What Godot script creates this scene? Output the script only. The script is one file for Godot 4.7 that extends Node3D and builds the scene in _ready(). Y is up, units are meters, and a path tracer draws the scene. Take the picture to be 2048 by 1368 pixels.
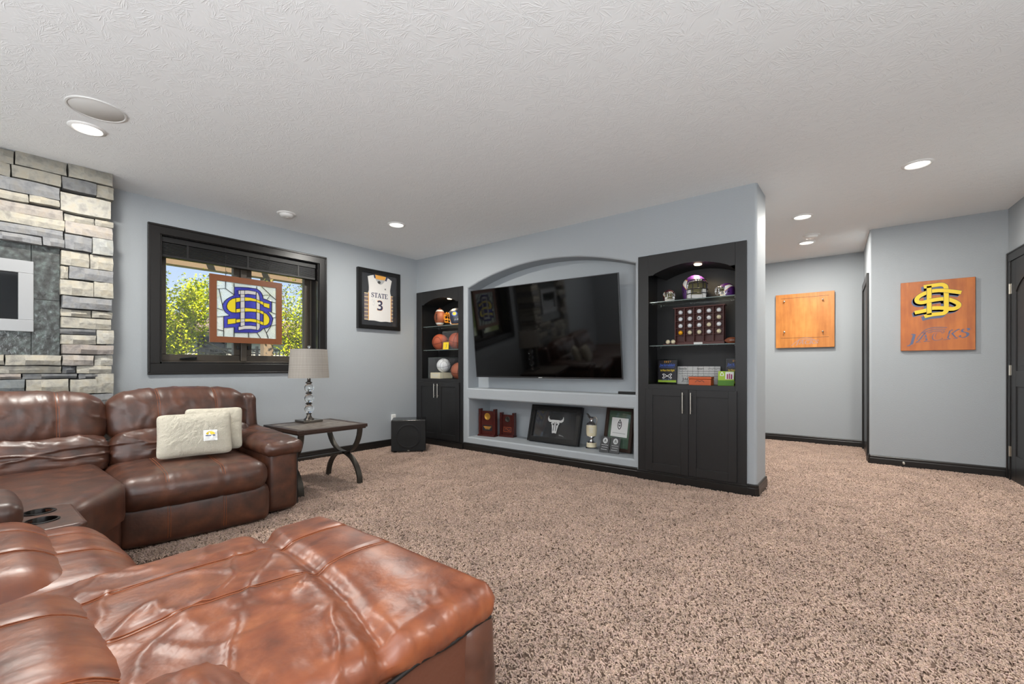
extends Node3D

const ROOM_H := 2.7
var M := {}
var used := {}
var rng := RandomNumberGenerator.new()
var wr := FastNoiseLite.new()

# ------------------------------------------------------------------ set-up
func _ready() -> void:
	rng.seed = 7
	wr.seed = 11
	wr.noise_type = FastNoiseLite.TYPE_SIMPLEX_SMOOTH
	wr.frequency = 1.0
	wr.fractal_octaves = 2
	# camera: 15.5 mm lens, level, horizon a little under the middle of the frame
	var cam := Camera3D.new()
	cam.name = "camera"
	add_child(cam)
	cam.position = Vector3(5.2235, 1.1206, 4.2937)
	cam.rotation = Vector3(0, deg_to_rad(38.5305), 0)
	cam.projection = Camera3D.PROJECTION_FRUSTUM
	cam.near = 0.05
	cam.far = 200.0
	cam.size = 2.0 * 0.05 * 684.0 / 891.81
	cam.frustum_offset = Vector2(0, 0.05 * 49.35 / 891.81)
	cam.current = true
	# sky, sun, exposure
	var env := Environment.new()
	var sky := Sky.new()
	var sm := ProceduralSkyMaterial.new()
	sm.sky_top_color = Color(0.58, 0.76, 0.98)
	sm.sky_horizon_color = Color(0.88, 0.94, 1.0)
	sm.sky_curve = 0.20
	sm.ground_horizon_color = Color(0.62, 0.64, 0.60)
	sm.ground_bottom_color = Color(0.36, 0.38, 0.30)
	sm.sky_energy_multiplier = 1.0
	sky.sky_material = sm
	env.background_mode = Environment.BG_SKY
	env.sky = sky
	env.tonemap_mode = Environment.TONE_MAPPER_LINEAR
	env.tonemap_exposure = 1.06
	env.sdfgi_enabled = true
	env.ssao_enabled = true
	env.ssil_enabled = true
	var we := WorldEnvironment.new()
	we.name = "world_environment"
	we.environment = env
	add_child(we)
	var sun := DirectionalLight3D.new()
	sun.name = "sun"
	add_child(sun)
	sun.rotation = Vector3(deg_to_rad(-52), deg_to_rad(62), 0)
	sun.light_color = Color(1.0, 0.95, 0.86)
	sun.light_energy = 4.6
	sun.light_angular_distance = 0.6
	sun.shadow_enabled = true
	# daylight through the glazed doors behind the camera
	daylight(Vector3(3.4, 1.0, 7.7), 0.0, Vector2(3.7, 1.9), DAY_BACK)
	daylight(Vector3(6.7, 1.1, 5.7), PI / 2 - 0.083, Vector2(2.0, 1.4), DAY_SIDE)
	materials()
	shell()
	stones()
	window_wall()
	outdoors()
	lamps()
	cabinets()
	tv_niche()
	low_niche()
	hall()
	jersey()
	side_table()
	subwoofer()
	sofa()
	carpet()

const DAY_BACK := 12.5
const DAY_SIDE := 27.0
const CAN_E := 3.2

func daylight(at: Vector3, turn: float, size: Vector2, e: float) -> void:
	var l := AreaLight3D.new()
	l.name = "daylight"
	add_child(l, true)
	l.position = at
	l.rotation = Vector3(deg_to_rad(64), turn, 0)   # sky and sunlit ground outside throw most of it upwards
	l.area_size = size
	l.area_normalize_energy = true
	l.light_color = Color(0.97, 0.985, 1.0)
	l.light_energy = e
	l.area_range = 20.0
	l.shadow_enabled = true

# ------------------------------------------------------------------ nodes
func numbered(n: String) -> String:
	if not used.has(n):
		used[n] = 0
		return n
	used[n] += 1
	return "%s_%03d" % [n, used[n]]

func thing(called: String, label: String, category: String, at := Vector3.ZERO, turn := 0.0, group := "") -> Node3D:
	var o := Node3D.new()
	o.name = numbered(called)
	add_child(o, true)
	o.position = at
	o.rotation.y = turn
	tag(o, label, category, group)
	return o

func tag(o: Node, label: String, category: String, group := "") -> void:
	o.set_meta("label", label)
	o.set_meta("category", category)
	if group != "":
		o.set_meta("group", group)

func part(called: String, mesh: Mesh, mat: Material, parent: Node, at := Transform3D(), label := "") -> MeshInstance3D:
	var o := MeshInstance3D.new()
	o.name = called
	o.mesh = mesh
	o.material_override = mat
	o.transform = at
	o.cast_shadow = GeometryInstance3D.SHADOW_CASTING_SETTING_DOUBLE_SIDED
	parent.add_child(o, true)
	if label != "":
		o.set_meta("label", label)
	return o

func one(called: String, mesh: Mesh, mat: Material, label: String, category: String, at := Transform3D(), group := "") -> MeshInstance3D:
	var o := part(numbered(called), mesh, mat, self, at)
	tag(o, label, category, group)
	return o

func struct(called: String, mesh: Mesh, mat: Material, label: String, category: String, parent: Node = self) -> MeshInstance3D:
	var o := part(called, mesh, mat, parent)
	if parent == self:
		o.set_meta("kind", "structure")
		tag(o, label, category)
	return o

func at(x: float, y: float, z: float, turn := 0.0) -> Transform3D:
	return Transform3D(Basis(Vector3.UP, turn), Vector3(x, y, z))

func rot(x: float, y: float, z: float, rx: float, ry: float, rz: float) -> Transform3D:
	return Transform3D(Basis.from_euler(Vector3(rx, ry, rz)), Vector3(x, y, z))

# ------------------------------------------------------------------ shapes
func st_new() -> SurfaceTool:
	var st := SurfaceTool.new()
	st.begin(Mesh.PRIMITIVE_TRIANGLES)
	return st

func quad(st: SurfaceTool, a: Vector3, b: Vector3, c: Vector3, d: Vector3) -> void:   # counter-clockwise seen from outside
	var n := (b - a).cross(d - a)
	if n.length_squared() < 1e-14:
		n = (c - b).cross(d - b)
	st.set_normal(n.normalized())
	for p in [a, c, b, a, d, c]:
		st.add_vertex(p)

func quadn(st: SurfaceTool, p: Array, n: Array) -> void:
	for i in [0, 2, 1, 0, 3, 2]:
		st.set_normal(n[i])
		st.add_vertex(p[i])

const AXES := [[Vector3.RIGHT, Vector3.UP, Vector3.BACK], [Vector3.LEFT, Vector3.BACK, Vector3.UP], [Vector3.UP, Vector3.BACK, Vector3.RIGHT], [Vector3.DOWN, Vector3.RIGHT, Vector3.BACK], [Vector3.BACK, Vector3.RIGHT, Vector3.UP], [Vector3.FORWARD, Vector3.UP, Vector3.RIGHT]]

func rb(st: SurfaceTool, c: Vector3, s: Vector3, r := 0.0, k := 1, basis := Basis()) -> void:   # a box with rounded edges
	r = minf(r, minf(s.x, minf(s.y, s.z)) * 0.499)
	var h := s * 0.5 - Vector3(r, r, r)
	var smp := []
	if r <= 0.0:
		smp = [[-1.0, 0.0], [1.0, 0.0]]
	else:
		for i in k + 1:
			smp.append([-1.0, tan(deg_to_rad(-45.0 + 45.0 * i / k))])
		for i in k + 1:
			smp.append([1.0, tan(deg_to_rad(45.0 * i / k))])
	for f in AXES:
		var n: Vector3 = f[0]
		var u: Vector3 = f[1]
		var v: Vector3 = f[2]
		var ps := []
		var ns := []
		for a in smp:
			for b in smp:
				var dir: Vector3 = (n + u * a[1] + v * b[1]).normalized()
				ps.append(c + basis * (h * (n + u * a[0] + v * b[0]) + dir * r))
				ns.append(basis * dir)
		var m := smp.size()
		for i in m - 1:
			for j in m - 1:
				var q := [i * m + j, (i + 1) * m + j, (i + 1) * m + j + 1, i * m + j + 1]
				quadn(st, [ps[q[0]], ps[q[1]], ps[q[2]], ps[q[3]]], [ns[q[0]], ns[q[1]], ns[q[2]], ns[q[3]]])

func box(s: Vector3, r := 0.0, c := Vector3.ZERO, k := 1) -> ArrayMesh:
	var st := st_new()
	rb(st, c, s, r, k)
	return st.commit()

func span(a: Vector3, b: Vector3, r := 0.0, k := 1) -> ArrayMesh:   # a box from corner to corner
	return box((b - a).abs(), r, (a + b) * 0.5, k)

func spans(list: Array, r := 0.0) -> ArrayMesh:   # several boxes, [x0 y0 z0 x1 y1 z1]
	var st := st_new()
	for l in list:
		var a := Vector3(l[0], l[1], l[2])
		var b := Vector3(l[3], l[4], l[5])
		rb(st, (a + b) * 0.5, (b - a).abs(), r)
	return st.commit()

func soft(s: Vector3, r: float, k: int, n: Vector3i, disp: Callable, r3 := Vector3.ZERO) -> ArrayMesh:
	# a padded cushion: rounded box on a fine grid, each point moved by disp(place from the centre, outward direction)
	var h := s * 0.5 - Vector3(r, r, r)
	var st := st_new()
	st.set_smooth_group(0)
	for f in AXES:
		var nn: Vector3 = f[0]
		var u: Vector3 = f[1]
		var v: Vector3 = f[2]
		var su := _samples(k, int(absf(u.dot(Vector3(n)))))
		var sv := _samples(k, int(absf(v.dot(Vector3(n)))))
		var ps := []
		for a in su:
			for b in sv:
				var dir: Vector3 = (nn + u * a[1] + v * b[1]).normalized()
				var p: Vector3 = h * (nn + u * a[0] + v * b[0]) + dir * r
				ps.append(p + disp.call(p, dir))
		var m := sv.size()
		for i in su.size() - 1:
			for j in m - 1:
				var q := [i * m + j, (i + 1) * m + j, (i + 1) * m + j + 1, i * m + j + 1]
				for w in [0, 2, 1, 0, 3, 2]:
					st.add_vertex(ps[q[w]])
	st.index()
	st.generate_normals()
	return st.commit()

func _samples(k: int, n: int) -> Array:
	var o := []
	for i in k + 1:
		o.append([-1.0, tan(deg_to_rad(-45.0 + 45.0 * i / k))])
	for i in range(1, n):
		o.append([-1.0 + 2.0 * i / n, 0.0])
	for i in k + 1:
		o.append([1.0, tan(deg_to_rad(45.0 * i / k))])
	return o

func lathe_in(st: SurfaceTool, prof: Array, n := 24, c := Vector3.ZERO, basis := Basis()) -> void:   # prof: Vector2(radius, height), from the bottom up
	var sn := []
	for i in prof.size() - 1:
		var d: Vector2 = prof[i + 1] - prof[i]
		sn.append(Vector2(d.y, -d.x).normalized())
	for i in prof.size() - 1:
		var n0: Vector2 = sn[i]
		var n1: Vector2 = sn[i]
		if i > 0 and sn[i - 1].dot(sn[i]) > 0.6:
			n0 = (sn[i - 1] + sn[i]).normalized()
		if i < prof.size() - 2 and sn[i + 1].dot(sn[i]) > 0.6:
			n1 = (sn[i + 1] + sn[i]).normalized()
		for j in n:
			var a0 := TAU * j / n
			var a1 := TAU * (j + 1) / n
			var r0 := Vector3(cos(a0), 0, -sin(a0))
			var r1 := Vector3(cos(a1), 0, -sin(a1))
			var p0: Vector2 = prof[i]
			var p1: Vector2 = prof[i + 1]
			var pp := [r0 * p0.x + Vector3.UP * p0.y, r1 * p0.x + Vector3.UP * p0.y, r1 * p1.x + Vector3.UP * p1.y, r0 * p1.x + Vector3.UP * p1.y]
			var nn := [r0 * n0.x + Vector3.UP * n0.y, r1 * n0.x + Vector3.UP * n0.y, r1 * n1.x + Vector3.UP * n1.y, r0 * n1.x + Vector3.UP * n1.y]
			for q in 4:
				pp[q] = c + basis * pp[q]
				nn[q] = basis * nn[q]
			quadn(st, pp, nn)

func lathe(prof: Array, n := 24) -> ArrayMesh:
	var st := st_new()
	lathe_in(st, prof, n)
	return st.commit()

func ball_profile(r: float, n := 12, squash := 1.0) -> Array:
	var o := []
	for i in n + 1:
		var a := -PI / 2 + PI * i / n
		o.append(Vector2(maxf(r * cos(a), 0.0), r * sin(a) * squash))
	return o

func tube_in(st: SurfaceTool, pts: Array, r, n := 8) -> void:
	var nor := Vector3.UP
	var t0: Vector3 = (pts[1] - pts[0]).normalized()
	if absf(t0.dot(nor)) > 0.9:
		nor = Vector3.RIGHT
	var rings := []
	var dirs := []
	for i in pts.size():
		var t: Vector3 = (pts[mini(i + 1, pts.size() - 1)] - pts[maxi(i - 1, 0)]).normalized()
		nor = (nor - t * nor.dot(t)).normalized()
		var bi := t.cross(nor)
		var rr: float = r[i] if r is Array else r
		var ring := []
		var dr := []
		for j in n:
			var a := TAU * j / n
			var d := nor * cos(a) + bi * sin(a)
			dr.append(d)
			ring.append(pts[i] + d * rr)
		rings.append(ring)
		dirs.append(dr)
	for i in pts.size() - 1:
		for j in n:
			var k := (j + 1) % n
			quadn(st, [rings[i][j], rings[i][k], rings[i + 1][k], rings[i + 1][j]], [dirs[i][j], dirs[i][k], dirs[i + 1][k], dirs[i + 1][j]])
	for e in [0, pts.size() - 1]:
		var t: Vector3 = (pts[0] - pts[1]).normalized() if e == 0 else (pts[e] - pts[e - 1]).normalized()
		st.set_normal(t)
		for j in range(1, n - 1):
			var tri := [rings[e][0], rings[e][j], rings[e][j + 1]]
			if e == 0:
				tri = [tri[0], tri[1], tri[2]]
			else:
				tri = [tri[0], tri[2], tri[1]]
			for p in tri:
				st.add_vertex(p)

func tube(pts: Array, r, n := 8) -> ArrayMesh:
	var st := st_new()
	tube_in(st, pts, r, n)
	return st.commit()

func prism_in(st: SurfaceTool, poly: PackedVector2Array, z0: float, z1: float, xf := Transform3D()) -> void:   # z0 < z1, polygon in x, y
	if Geometry2D.is_polygon_clockwise(poly):
		poly = poly.duplicate()
		poly.reverse()
	var idx := Geometry2D.triangulate_polygon(poly)
	var f := xf.basis * Vector3.BACK
	for i in range(0, idx.size(), 3):
		var t := [poly[idx[i]], poly[idx[i + 1]], poly[idx[i + 2]]]
		if (t[1] - t[0]).cross(t[2] - t[0]) < 0:
			t = [t[0], t[2], t[1]]
		st.set_normal(f)
		for q in [0, 2, 1]:
			st.add_vertex(xf * Vector3(t[q].x, t[q].y, z1))
		st.set_normal(-f)
		for q in [0, 1, 2]:
			st.add_vertex(xf * Vector3(t[q].x, t[q].y, z0))
	for i in poly.size():
		var a := poly[i]
		var b := poly[(i + 1) % poly.size()]
		quad(st, xf * Vector3(a.x, a.y, z0), xf * Vector3(b.x, b.y, z0), xf * Vector3(b.x, b.y, z1), xf * Vector3(a.x, a.y, z1))

func prism(poly: PackedVector2Array, z0: float, z1: float) -> ArrayMesh:
	var st := st_new()
	prism_in(st, poly, z0, z1)
	return st.commit()

func pv(list: Array, scale := Vector2.ONE, off := Vector2.ZERO) -> PackedVector2Array:
	var o := PackedVector2Array()
	for i in range(0, list.size(), 2):
		o.append(Vector2(list[i], list[i + 1]) * scale + off)
	return o

func curve2(pts: PackedVector2Array, n := 6) -> PackedVector2Array:   # smooth line through the points
	var o := PackedVector2Array()
	for i in pts.size() - 1:
		var a := pts[maxi(i - 1, 0)]
		var b := pts[i]
		var c := pts[i + 1]
		var d := pts[mini(i + 2, pts.size() - 1)]
		for k in n:
			o.append(b.cubic_interpolate(c, a, d, float(k) / n))
	o.append(pts[pts.size() - 1])
	return o

func curve3(pts: Array, n := 6) -> Array:
	var o := []
	for i in pts.size() - 1:
		var a: Vector3 = pts[maxi(i - 1, 0)]
		var b: Vector3 = pts[i]
		var c: Vector3 = pts[i + 1]
		var d: Vector3 = pts[mini(i + 2, pts.size() - 1)]
		for k in n:
			o.append(b.cubic_interpolate(c, a, d, float(k) / n))
	o.append(pts[pts.size() - 1])
	return o

func stroke_in(st: SurfaceTool, line: PackedVector2Array, w: float, z0: float, z1: float, xf := Transform3D()) -> void:   # a band of width w along a line
	for i in line.size() - 1:
		var a := line[i]
		var b := line[i + 1]
		var na := _side(line, i) * w * 0.5
		var nb := _side(line, i + 1) * w * 0.5
		prism_in(st, PackedVector2Array([a - na, b - nb, b + nb, a + na]), z0, z1, xf)

func _side(line: PackedVector2Array, i: int) -> Vector2:
	var d := line[mini(i + 1, line.size() - 1)] - line[maxi(i - 1, 0)]
	return Vector2(-d.y, d.x).normalized()

func strokes(lines: Array, w: float, z0: float, z1: float) -> ArrayMesh:
	var st := st_new()
	for l in lines:
		stroke_in(st, l, w, z0, z1)
	return st.commit()

func grid(f: Callable, nu: int, nv: int) -> ArrayMesh:   # f(u, v) -> place; smooth
	var st := st_new()
	st.set_smooth_group(0)
	for i in nu:
		for j in nv:
			var p := [f.call(float(i) / nu, float(j) / nv), f.call(float(i + 1) / nu, float(j) / nv), f.call(float(i + 1) / nu, float(j + 1) / nv), f.call(float(i) / nu, float(j + 1) / nv)]
			for q in [0, 2, 1, 0, 3, 2]:
				st.add_vertex(p[q])
	st.index()
	st.generate_normals()
	return st.commit()

func words(text: String, height: float, depth := 0.002, font := "Droid Sans", weight := 400, shear := 0.0, wide := 1.0) -> ArrayMesh:
	var f := SystemFont.new()
	f.font_names = PackedStringArray([font])
	f.font_weight = weight
	var t := TextMesh.new()
	t.text = text
	t.font = f
	t.font_size = 48
	t.pixel_size = height / 35.0
	t.depth = depth
	t.curve_step = 2.0
	var st := st_new()
	st.append_from(t, 0, Transform3D(Basis(Vector3(wide, 0, 0), Vector3(shear, 1, 0), Vector3(0, 0, 1)), Vector3.ZERO))
	return st.commit()

# ------------------------------------------------------------------ materials
func mat(c: Color, rough := 0.6, metal := 0.0) -> StandardMaterial3D:
	var m := StandardMaterial3D.new()
	m.albedo_color = c
	m.roughness = rough
	m.metallic = metal
	return m

func noise(freq: float, size := 256, oct := 3, type := FastNoiseLite.TYPE_SIMPLEX_SMOOTH, ramp: Array = [], sd := 1) -> NoiseTexture2D:
	var n := FastNoiseLite.new()
	n.noise_type = type
	n.frequency = freq
	n.fractal_octaves = oct
	n.seed = sd
	var t := NoiseTexture2D.new()
	t.width = size
	t.height = size
	t.seamless = true
	t.noise = n
	if ramp.size():
		var g := Gradient.new()
		var offs := PackedFloat32Array()
		var cols := PackedColorArray()
		for i in ramp.size():
			offs.append(float(i) / (ramp.size() - 1))
			cols.append(ramp[i])
		g.offsets = offs
		g.colors = cols
		t.color_ramp = g
	return t

func tri(m: StandardMaterial3D, scale: float, world := false) -> StandardMaterial3D:
	m.uv1_triplanar = true
	m.uv1_world_triplanar = world
	m.uv1_scale = Vector3(scale, scale, scale)
	return m

func bump(m: StandardMaterial3D, t: Texture2D, cm: float) -> StandardMaterial3D:
	m.heightmap_enabled = true
	m.heightmap_texture = t
	m.heightmap_scale = cm
	return m

func pane(c: Color, alpha: float, rough := 0.0) -> StandardMaterial3D:
	var m := mat(Color(c.r, c.g, c.b, alpha), rough)
	m.transparency = BaseMaterial3D.TRANSPARENCY_ALPHA
	return m

func glow(c: Color, e: float) -> StandardMaterial3D:
	var m := mat(Color(0.95, 0.95, 0.95), 0.5)
	m.emission_enabled = true
	m.emission = c
	m.emission_energy_multiplier = e
	return m

func wood_texture(size: int, base: Color, dark: Color, planks: int, sd: int) -> ImageTexture:
	var im := Image.create(size, size, false, Image.FORMAT_RGB8)
	var n := FastNoiseLite.new()
	n.seed = sd
	n.frequency = 0.02
	n.fractal_octaves = 4
	var r := RandomNumberGenerator.new()
	r.seed = sd
	var tone := []
	for i in planks:
		tone.append(r.randf_range(-0.14, 0.14))
	for y in size:
		for x in size:
			var p := int(float(x) * planks / size)
			var v := n.get_noise_2d(x * 3.0 + p * 400.0, y * 0.35) * 0.55 + n.get_noise_2d(x * 0.7, y * 0.5 + p * 91.0) * 0.7
			var t := clampf(0.42 + v * 0.6 + tone[p], 0.0, 1.0)
			im.set_pixel(x, y, base.lerp(dark, t))
	return ImageTexture.create_from_image(im)

func crow_texture(size: int) -> ImageTexture:   # stomped drywall mud: fans of short ridges
	var im := Image.create(size, size, false, Image.FORMAT_RF)
	im.fill(Color(0.3, 0, 0))
	var r := RandomNumberGenerator.new()
	r.seed = 5
	for f in 760:
		var c := Vector2(r.randf() * size, r.randf() * size)
		var a0 := r.randf() * TAU
		for k in r.randi_range(14, 30):
			var a := a0 + r.randf_range(-0.9, 0.9)
			var len := r.randf_range(18, 52) * size / 1024.0
			var s := r.randf_range(2, 26) * size / 1024.0
			var bend := r.randf_range(-0.012, 0.012)
			var hgt := r.randf_range(0.25, 1.0)
			var p := c + Vector2.from_angle(a) * s
			for q in int(len):
				p += Vector2.from_angle(a)
				a += bend
				var e := hgt * sin(PI * q / len)
				for dx in range(-1, 2):
					for dy in range(-1, 2):
						var x := posmod(int(p.x) + dx, size)
						var y := posmod(int(p.y) + dy, size)
						var v := 0.3 + 0.7 * e * (1.0 if dx == 0 and dy == 0 else 0.45)
						if im.get_pixel(x, y).r < v:
							im.set_pixel(x, y, Color(v, 0, 0))
	return ImageTexture.create_from_image(im)

func linen_texture(size: int) -> ImageTexture:
	var im := Image.create(size, size, false, Image.FORMAT_RGB8)
	var r := RandomNumberGenerator.new()
	r.seed = 3
	var rows := []
	var cols := []
	for i in size:
		rows.append(r.randf_range(-0.07, 0.07))
		cols.append(r.randf_range(-0.05, 0.05))
	for y in size:
		for x in size:
			var v: float = 0.62 + rows[y] + cols[x] + r.randf_range(-0.03, 0.03)
			im.set_pixel(x, y, Color(v, v * 0.96, v * 0.91))
	return ImageTexture.create_from_image(im)

func materials() -> void:
	var fine := noise(0.08, 256, 3)
	var grain := noise(0.05, 512, 4, FastNoiseLite.TYPE_CELLULAR)
	M.wall = bump(tri(mat(Color(0.635, 0.656, 0.673), 0.62), 3.0, true), fine, 0.06)
	M.ceiling = bump(tri(mat(Color(0.945, 0.96, 0.965), 0.8), 0.7, true), crow_texture(1024), 0.2)
	M.carpet_back = mat(Color(0.45, 0.375, 0.325), 1.0)
	var y := mat(Color(1, 1, 1), 0.95)
	y.vertex_color_use_as_albedo = true
	M.yarn = y
	M.trim = mat(Color(0.105, 0.098, 0.095), 0.33)
	M.cabinet = bump(tri(mat(Color(0.118, 0.116, 0.118), 0.42), 4.0), fine, 0.02)
	M.cabinet_in = mat(Color(0.10, 0.10, 0.105), 0.5)
	M.steel = mat(Color(0.78, 0.76, 0.72), 0.3, 1.0)
	M.chrome = mat(Color(0.86, 0.86, 0.87), 0.12, 1.0)
	M.white = mat(Color(0.92, 0.92, 0.91), 0.5)
	M.offwhite = mat(Color(0.83, 0.83, 0.82), 0.6)
	M.black = mat(Color(0.05, 0.05, 0.052), 0.4)
	M.gloss_black = mat(Color(0.028, 0.028, 0.03), 0.06)
	M.screen = mat(Color(0.012, 0.012, 0.013), 0.05)
	M.screen.metallic_specular = 0.52
	M.bezel = mat(Color(0.30, 0.30, 0.31), 0.28, 0.8)
	var lamp := glow(Color(1.0, 0.985, 0.95), 3.0)
	M.lens = lamp
	M.puck = glow(Color(1.0, 0.9, 0.72), 4.0)
	# leather
	var hide := noise(0.012, 512, 5, FastNoiseLite.TYPE_SIMPLEX_SMOOTH, [Color(0.34, 0.165, 0.09), Color(0.45, 0.225, 0.125), Color(0.535, 0.285, 0.16), Color(0.63, 0.365, 0.215)], 4)
	var le := tri(mat(Color(1, 1, 1), 0.34), 1.3)
	le.albedo_texture = hide
	le.roughness = 0.38
	le.metallic_specular = 0.58
	le.clearcoat_enabled = true
	le.clearcoat = 0.22
	le.clearcoat_roughness = 0.3
	bump(le, noise(0.06, 512, 5, FastNoiseLite.TYPE_SIMPLEX_SMOOTH, [], 8), 0.05)
	M.leather = le
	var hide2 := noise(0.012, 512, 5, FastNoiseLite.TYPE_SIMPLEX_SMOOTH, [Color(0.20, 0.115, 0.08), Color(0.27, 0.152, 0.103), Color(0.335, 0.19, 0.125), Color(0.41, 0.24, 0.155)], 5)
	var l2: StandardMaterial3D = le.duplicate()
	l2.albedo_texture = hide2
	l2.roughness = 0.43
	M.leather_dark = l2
	M.thread = mat(Color(0.57, 0.32, 0.19), 0.7)
	M.welt = mat(Color(0.07, 0.045, 0.035), 0.6)
	# stones
	var relief := noise(0.02, 512, 5, FastNoiseLite.TYPE_SIMPLEX_SMOOTH, [], 21)
	var veins := noise(0.015, 512, 4, FastNoiseLite.TYPE_SIMPLEX_SMOOTH, [Color(0.78, 0.78, 0.8), Color(1, 1, 1), Color(1, 0.97, 0.92)], 22)
	M.stone = {}
	var tones := {"t": Color(0.635, 0.62, 0.575), "c": Color(0.66, 0.65, 0.615), "p": Color(0.625, 0.60, 0.57), "o": Color(0.53, 0.52, 0.485), "g": Color(0.50, 0.505, 0.51), "l": Color(0.60, 0.605, 0.59), "d": Color(0.39, 0.395, 0.40), "m": Color(0.57, 0.54, 0.515), "s": Color(0.44, 0.46, 0.465)}
	for k in tones:
		var s := tri(mat(tones[k], 0.85), 1.7, true)
		s.albedo_texture = veins
		bump(s, relief, 0.55)
		M.stone[k] = s
	M.mortar = mat(Color(0.22, 0.21, 0.20), 0.95)
	var slate := tri(mat(Color(1, 1, 1), 0.28), 1.9, true)
	slate.albedo_texture = noise(0.016, 512, 5, FastNoiseLite.TYPE_SIMPLEX_SMOOTH, [Color(0.20, 0.20, 0.195), Color(0.255, 0.262, 0.258), Color(0.315, 0.335, 0.328), Color(0.41, 0.455, 0.44)], 31)
	slate.metallic = 0.25
	M.slate = bump(slate, relief, 0.25)
	M.insert = mat(Color(0.58, 0.585, 0.59), 0.45, 0.2)
	# woods
	M.plaque = mat(Color(1, 1, 1), 0.38)
	M.plaque.albedo_texture = wood_texture(256, Color(0.80, 0.46, 0.17), Color(0.60, 0.30, 0.08), 4, 3)
	M.plaque_light = mat(Color(1, 1, 1), 0.4)
	M.plaque_light.albedo_texture = wood_texture(256, Color(0.84, 0.56, 0.27), Color(0.68, 0.40, 0.15), 3, 9)
	for k in ["plaque", "plaque_light"]:
		M[k].uv1_triplanar = true
		M[k].uv1_scale = Vector3(1.1, 1.1, 1.1)
		M[k].uv1_offset = Vector3(0.5, 0.05, 0.5)
	M.frame_wood = bump(tri(mat(Color(0.46, 0.265, 0.145), 0.4), 3.0), fine, 0.03)
	M.cherry = mat(Color(0.27, 0.085, 0.065), 0.3)
	M.rack = mat(Color(0.30, 0.135, 0.115), 0.45)
	M.copper_box = bump(tri(mat(Color(0.72, 0.33, 0.14), 0.35, 0.15), 6.0), fine, 0.05)
	var tt := tri(mat(Color(1, 1, 1), 0.4), 2.5)
	tt.albedo_texture = noise(0.02, 256, 4, FastNoiseLite.TYPE_SIMPLEX_SMOOTH, [Color(0.32, 0.28, 0.25), Color(0.42, 0.385, 0.35), Color(0.50, 0.47, 0.43)], 41)
	M.table_tile = tt
	M.table_wood = mat(Color(0.21, 0.145, 0.115), 0.4)
	M.iron = mat(Color(0.26, 0.245, 0.225), 0.42, 0.6)
	# glass
	M.pane = pane(Color(0.95, 0.98, 0.97), 0.02)
	M.shelf_glass = pane(Color(0.8, 0.92, 0.88), 0.10)
	M.glass_edge = mat(Color(0.42, 0.47, 0.46), 0.1)
	M.acrylic = pane(Color(0.95, 0.97, 1.0), 0.015)
	M.acrylic.metallic_specular = 0.35
	var cr := mat(Color(0.97, 0.98, 0.98, 0.03), 0.0)
	cr.refraction_enabled = true
	cr.refraction_scale = 0.05
	cr.transparency = BaseMaterial3D.TRANSPARENCY_ALPHA
	M.crystal = cr
	var li := mat(Color(1, 1, 1), 0.85)
	li.albedo_texture = linen_texture(256)
	tri(li, 5.0)
	li.backlight_enabled = true
	li.backlight = Color(0.35, 0.32, 0.28)
	M.linen = li
	var fl := tri(mat(Color(0.875, 0.845, 0.77), 0.95), 9.0)
	bump(fl, grain, 1.0)
	fl.rim_enabled = true
	fl.rim = 0.4
	M.fleece = fl
	M.grille = bump(tri(mat(Color(0.085, 0.085, 0.088), 0.8), 30.0), grain, 0.1)
	# colours for balls, prints and signs
	M.yellow = mat(Color(0.93, 0.80, 0.17), 0.45)
	M.navy = mat(Color(0.10, 0.12, 0.28), 0.5)
	M.slate_blue = mat(Color(0.36, 0.40, 0.52), 0.55)
	M.ink = mat(Color(0.07, 0.07, 0.10), 0.6)
	M.gold = mat(Color(0.86, 0.66, 0.30), 0.35, 0.8)
	M.gold_paint = mat(Color(0.93, 0.66, 0.22), 0.5)
	M.purple = mat(Color(0.30, 0.11, 0.42), 0.15)
	M.purple.clearcoat_enabled = true
	M.navy_shell = mat(Color(0.06, 0.11, 0.20), 0.15)
	M.navy_shell.clearcoat_enabled = true
	M.maroon_shell = mat(Color(0.27, 0.12, 0.17), 0.15)
	M.maroon_shell.clearcoat_enabled = true
	M.padding = mat(Color(0.62, 0.60, 0.45), 0.8)
	M.orange_mask = mat(Color(0.95, 0.62, 0.16), 0.35)
	M.basketball = bump(tri(mat(Color(0.64, 0.30, 0.19), 0.6), 12.0), grain, 0.15)
	M.basketball_b = bump(tri(mat(Color(0.58, 0.33, 0.24), 0.6), 12.0), grain, 0.15)
	M.pigskin = bump(tri(mat(Color(0.50, 0.27, 0.17), 0.55), 12.0), grain, 0.15)
	M.golf = bump(tri(mat(Color(0.90, 0.91, 0.92), 0.4), 40.0), grain, 0.08)
	M.golf_cream = bump(tri(mat(Color(0.86, 0.82, 0.70), 0.4), 40.0), grain, 0.08)
	M.golf_gold = mat(Color(0.94, 0.66, 0.10), 0.35)
	M.blueprint = mat(Color(0.25, 0.40, 0.78), 0.5)
	M.green = mat(Color(0.22, 0.34, 0.25), 0.7)
	M.grass_print = mat(Color(0.62, 0.74, 0.22), 0.6)
	M.dark_print = mat(Color(0.10, 0.085, 0.12), 0.4)
	M.navy_dark = mat(Color(0.08, 0.06, 0.12), 0.3, 0.3)
	M.pink_print = mat(Color(0.62, 0.22, 0.38), 0.6)
	M.lawn_print = mat(Color(0.30, 0.50, 0.12), 0.6)
	M.black_wood = mat(Color(0.075, 0.072, 0.07), 0.35)
	M.grey_print = mat(Color(0.72, 0.73, 0.73), 0.6)
	M.grass_dull = mat(Color(0.42, 0.52, 0.40), 0.7)
	M.dark_slab = mat(Color(0.115, 0.115, 0.12), 0.4)
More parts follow.
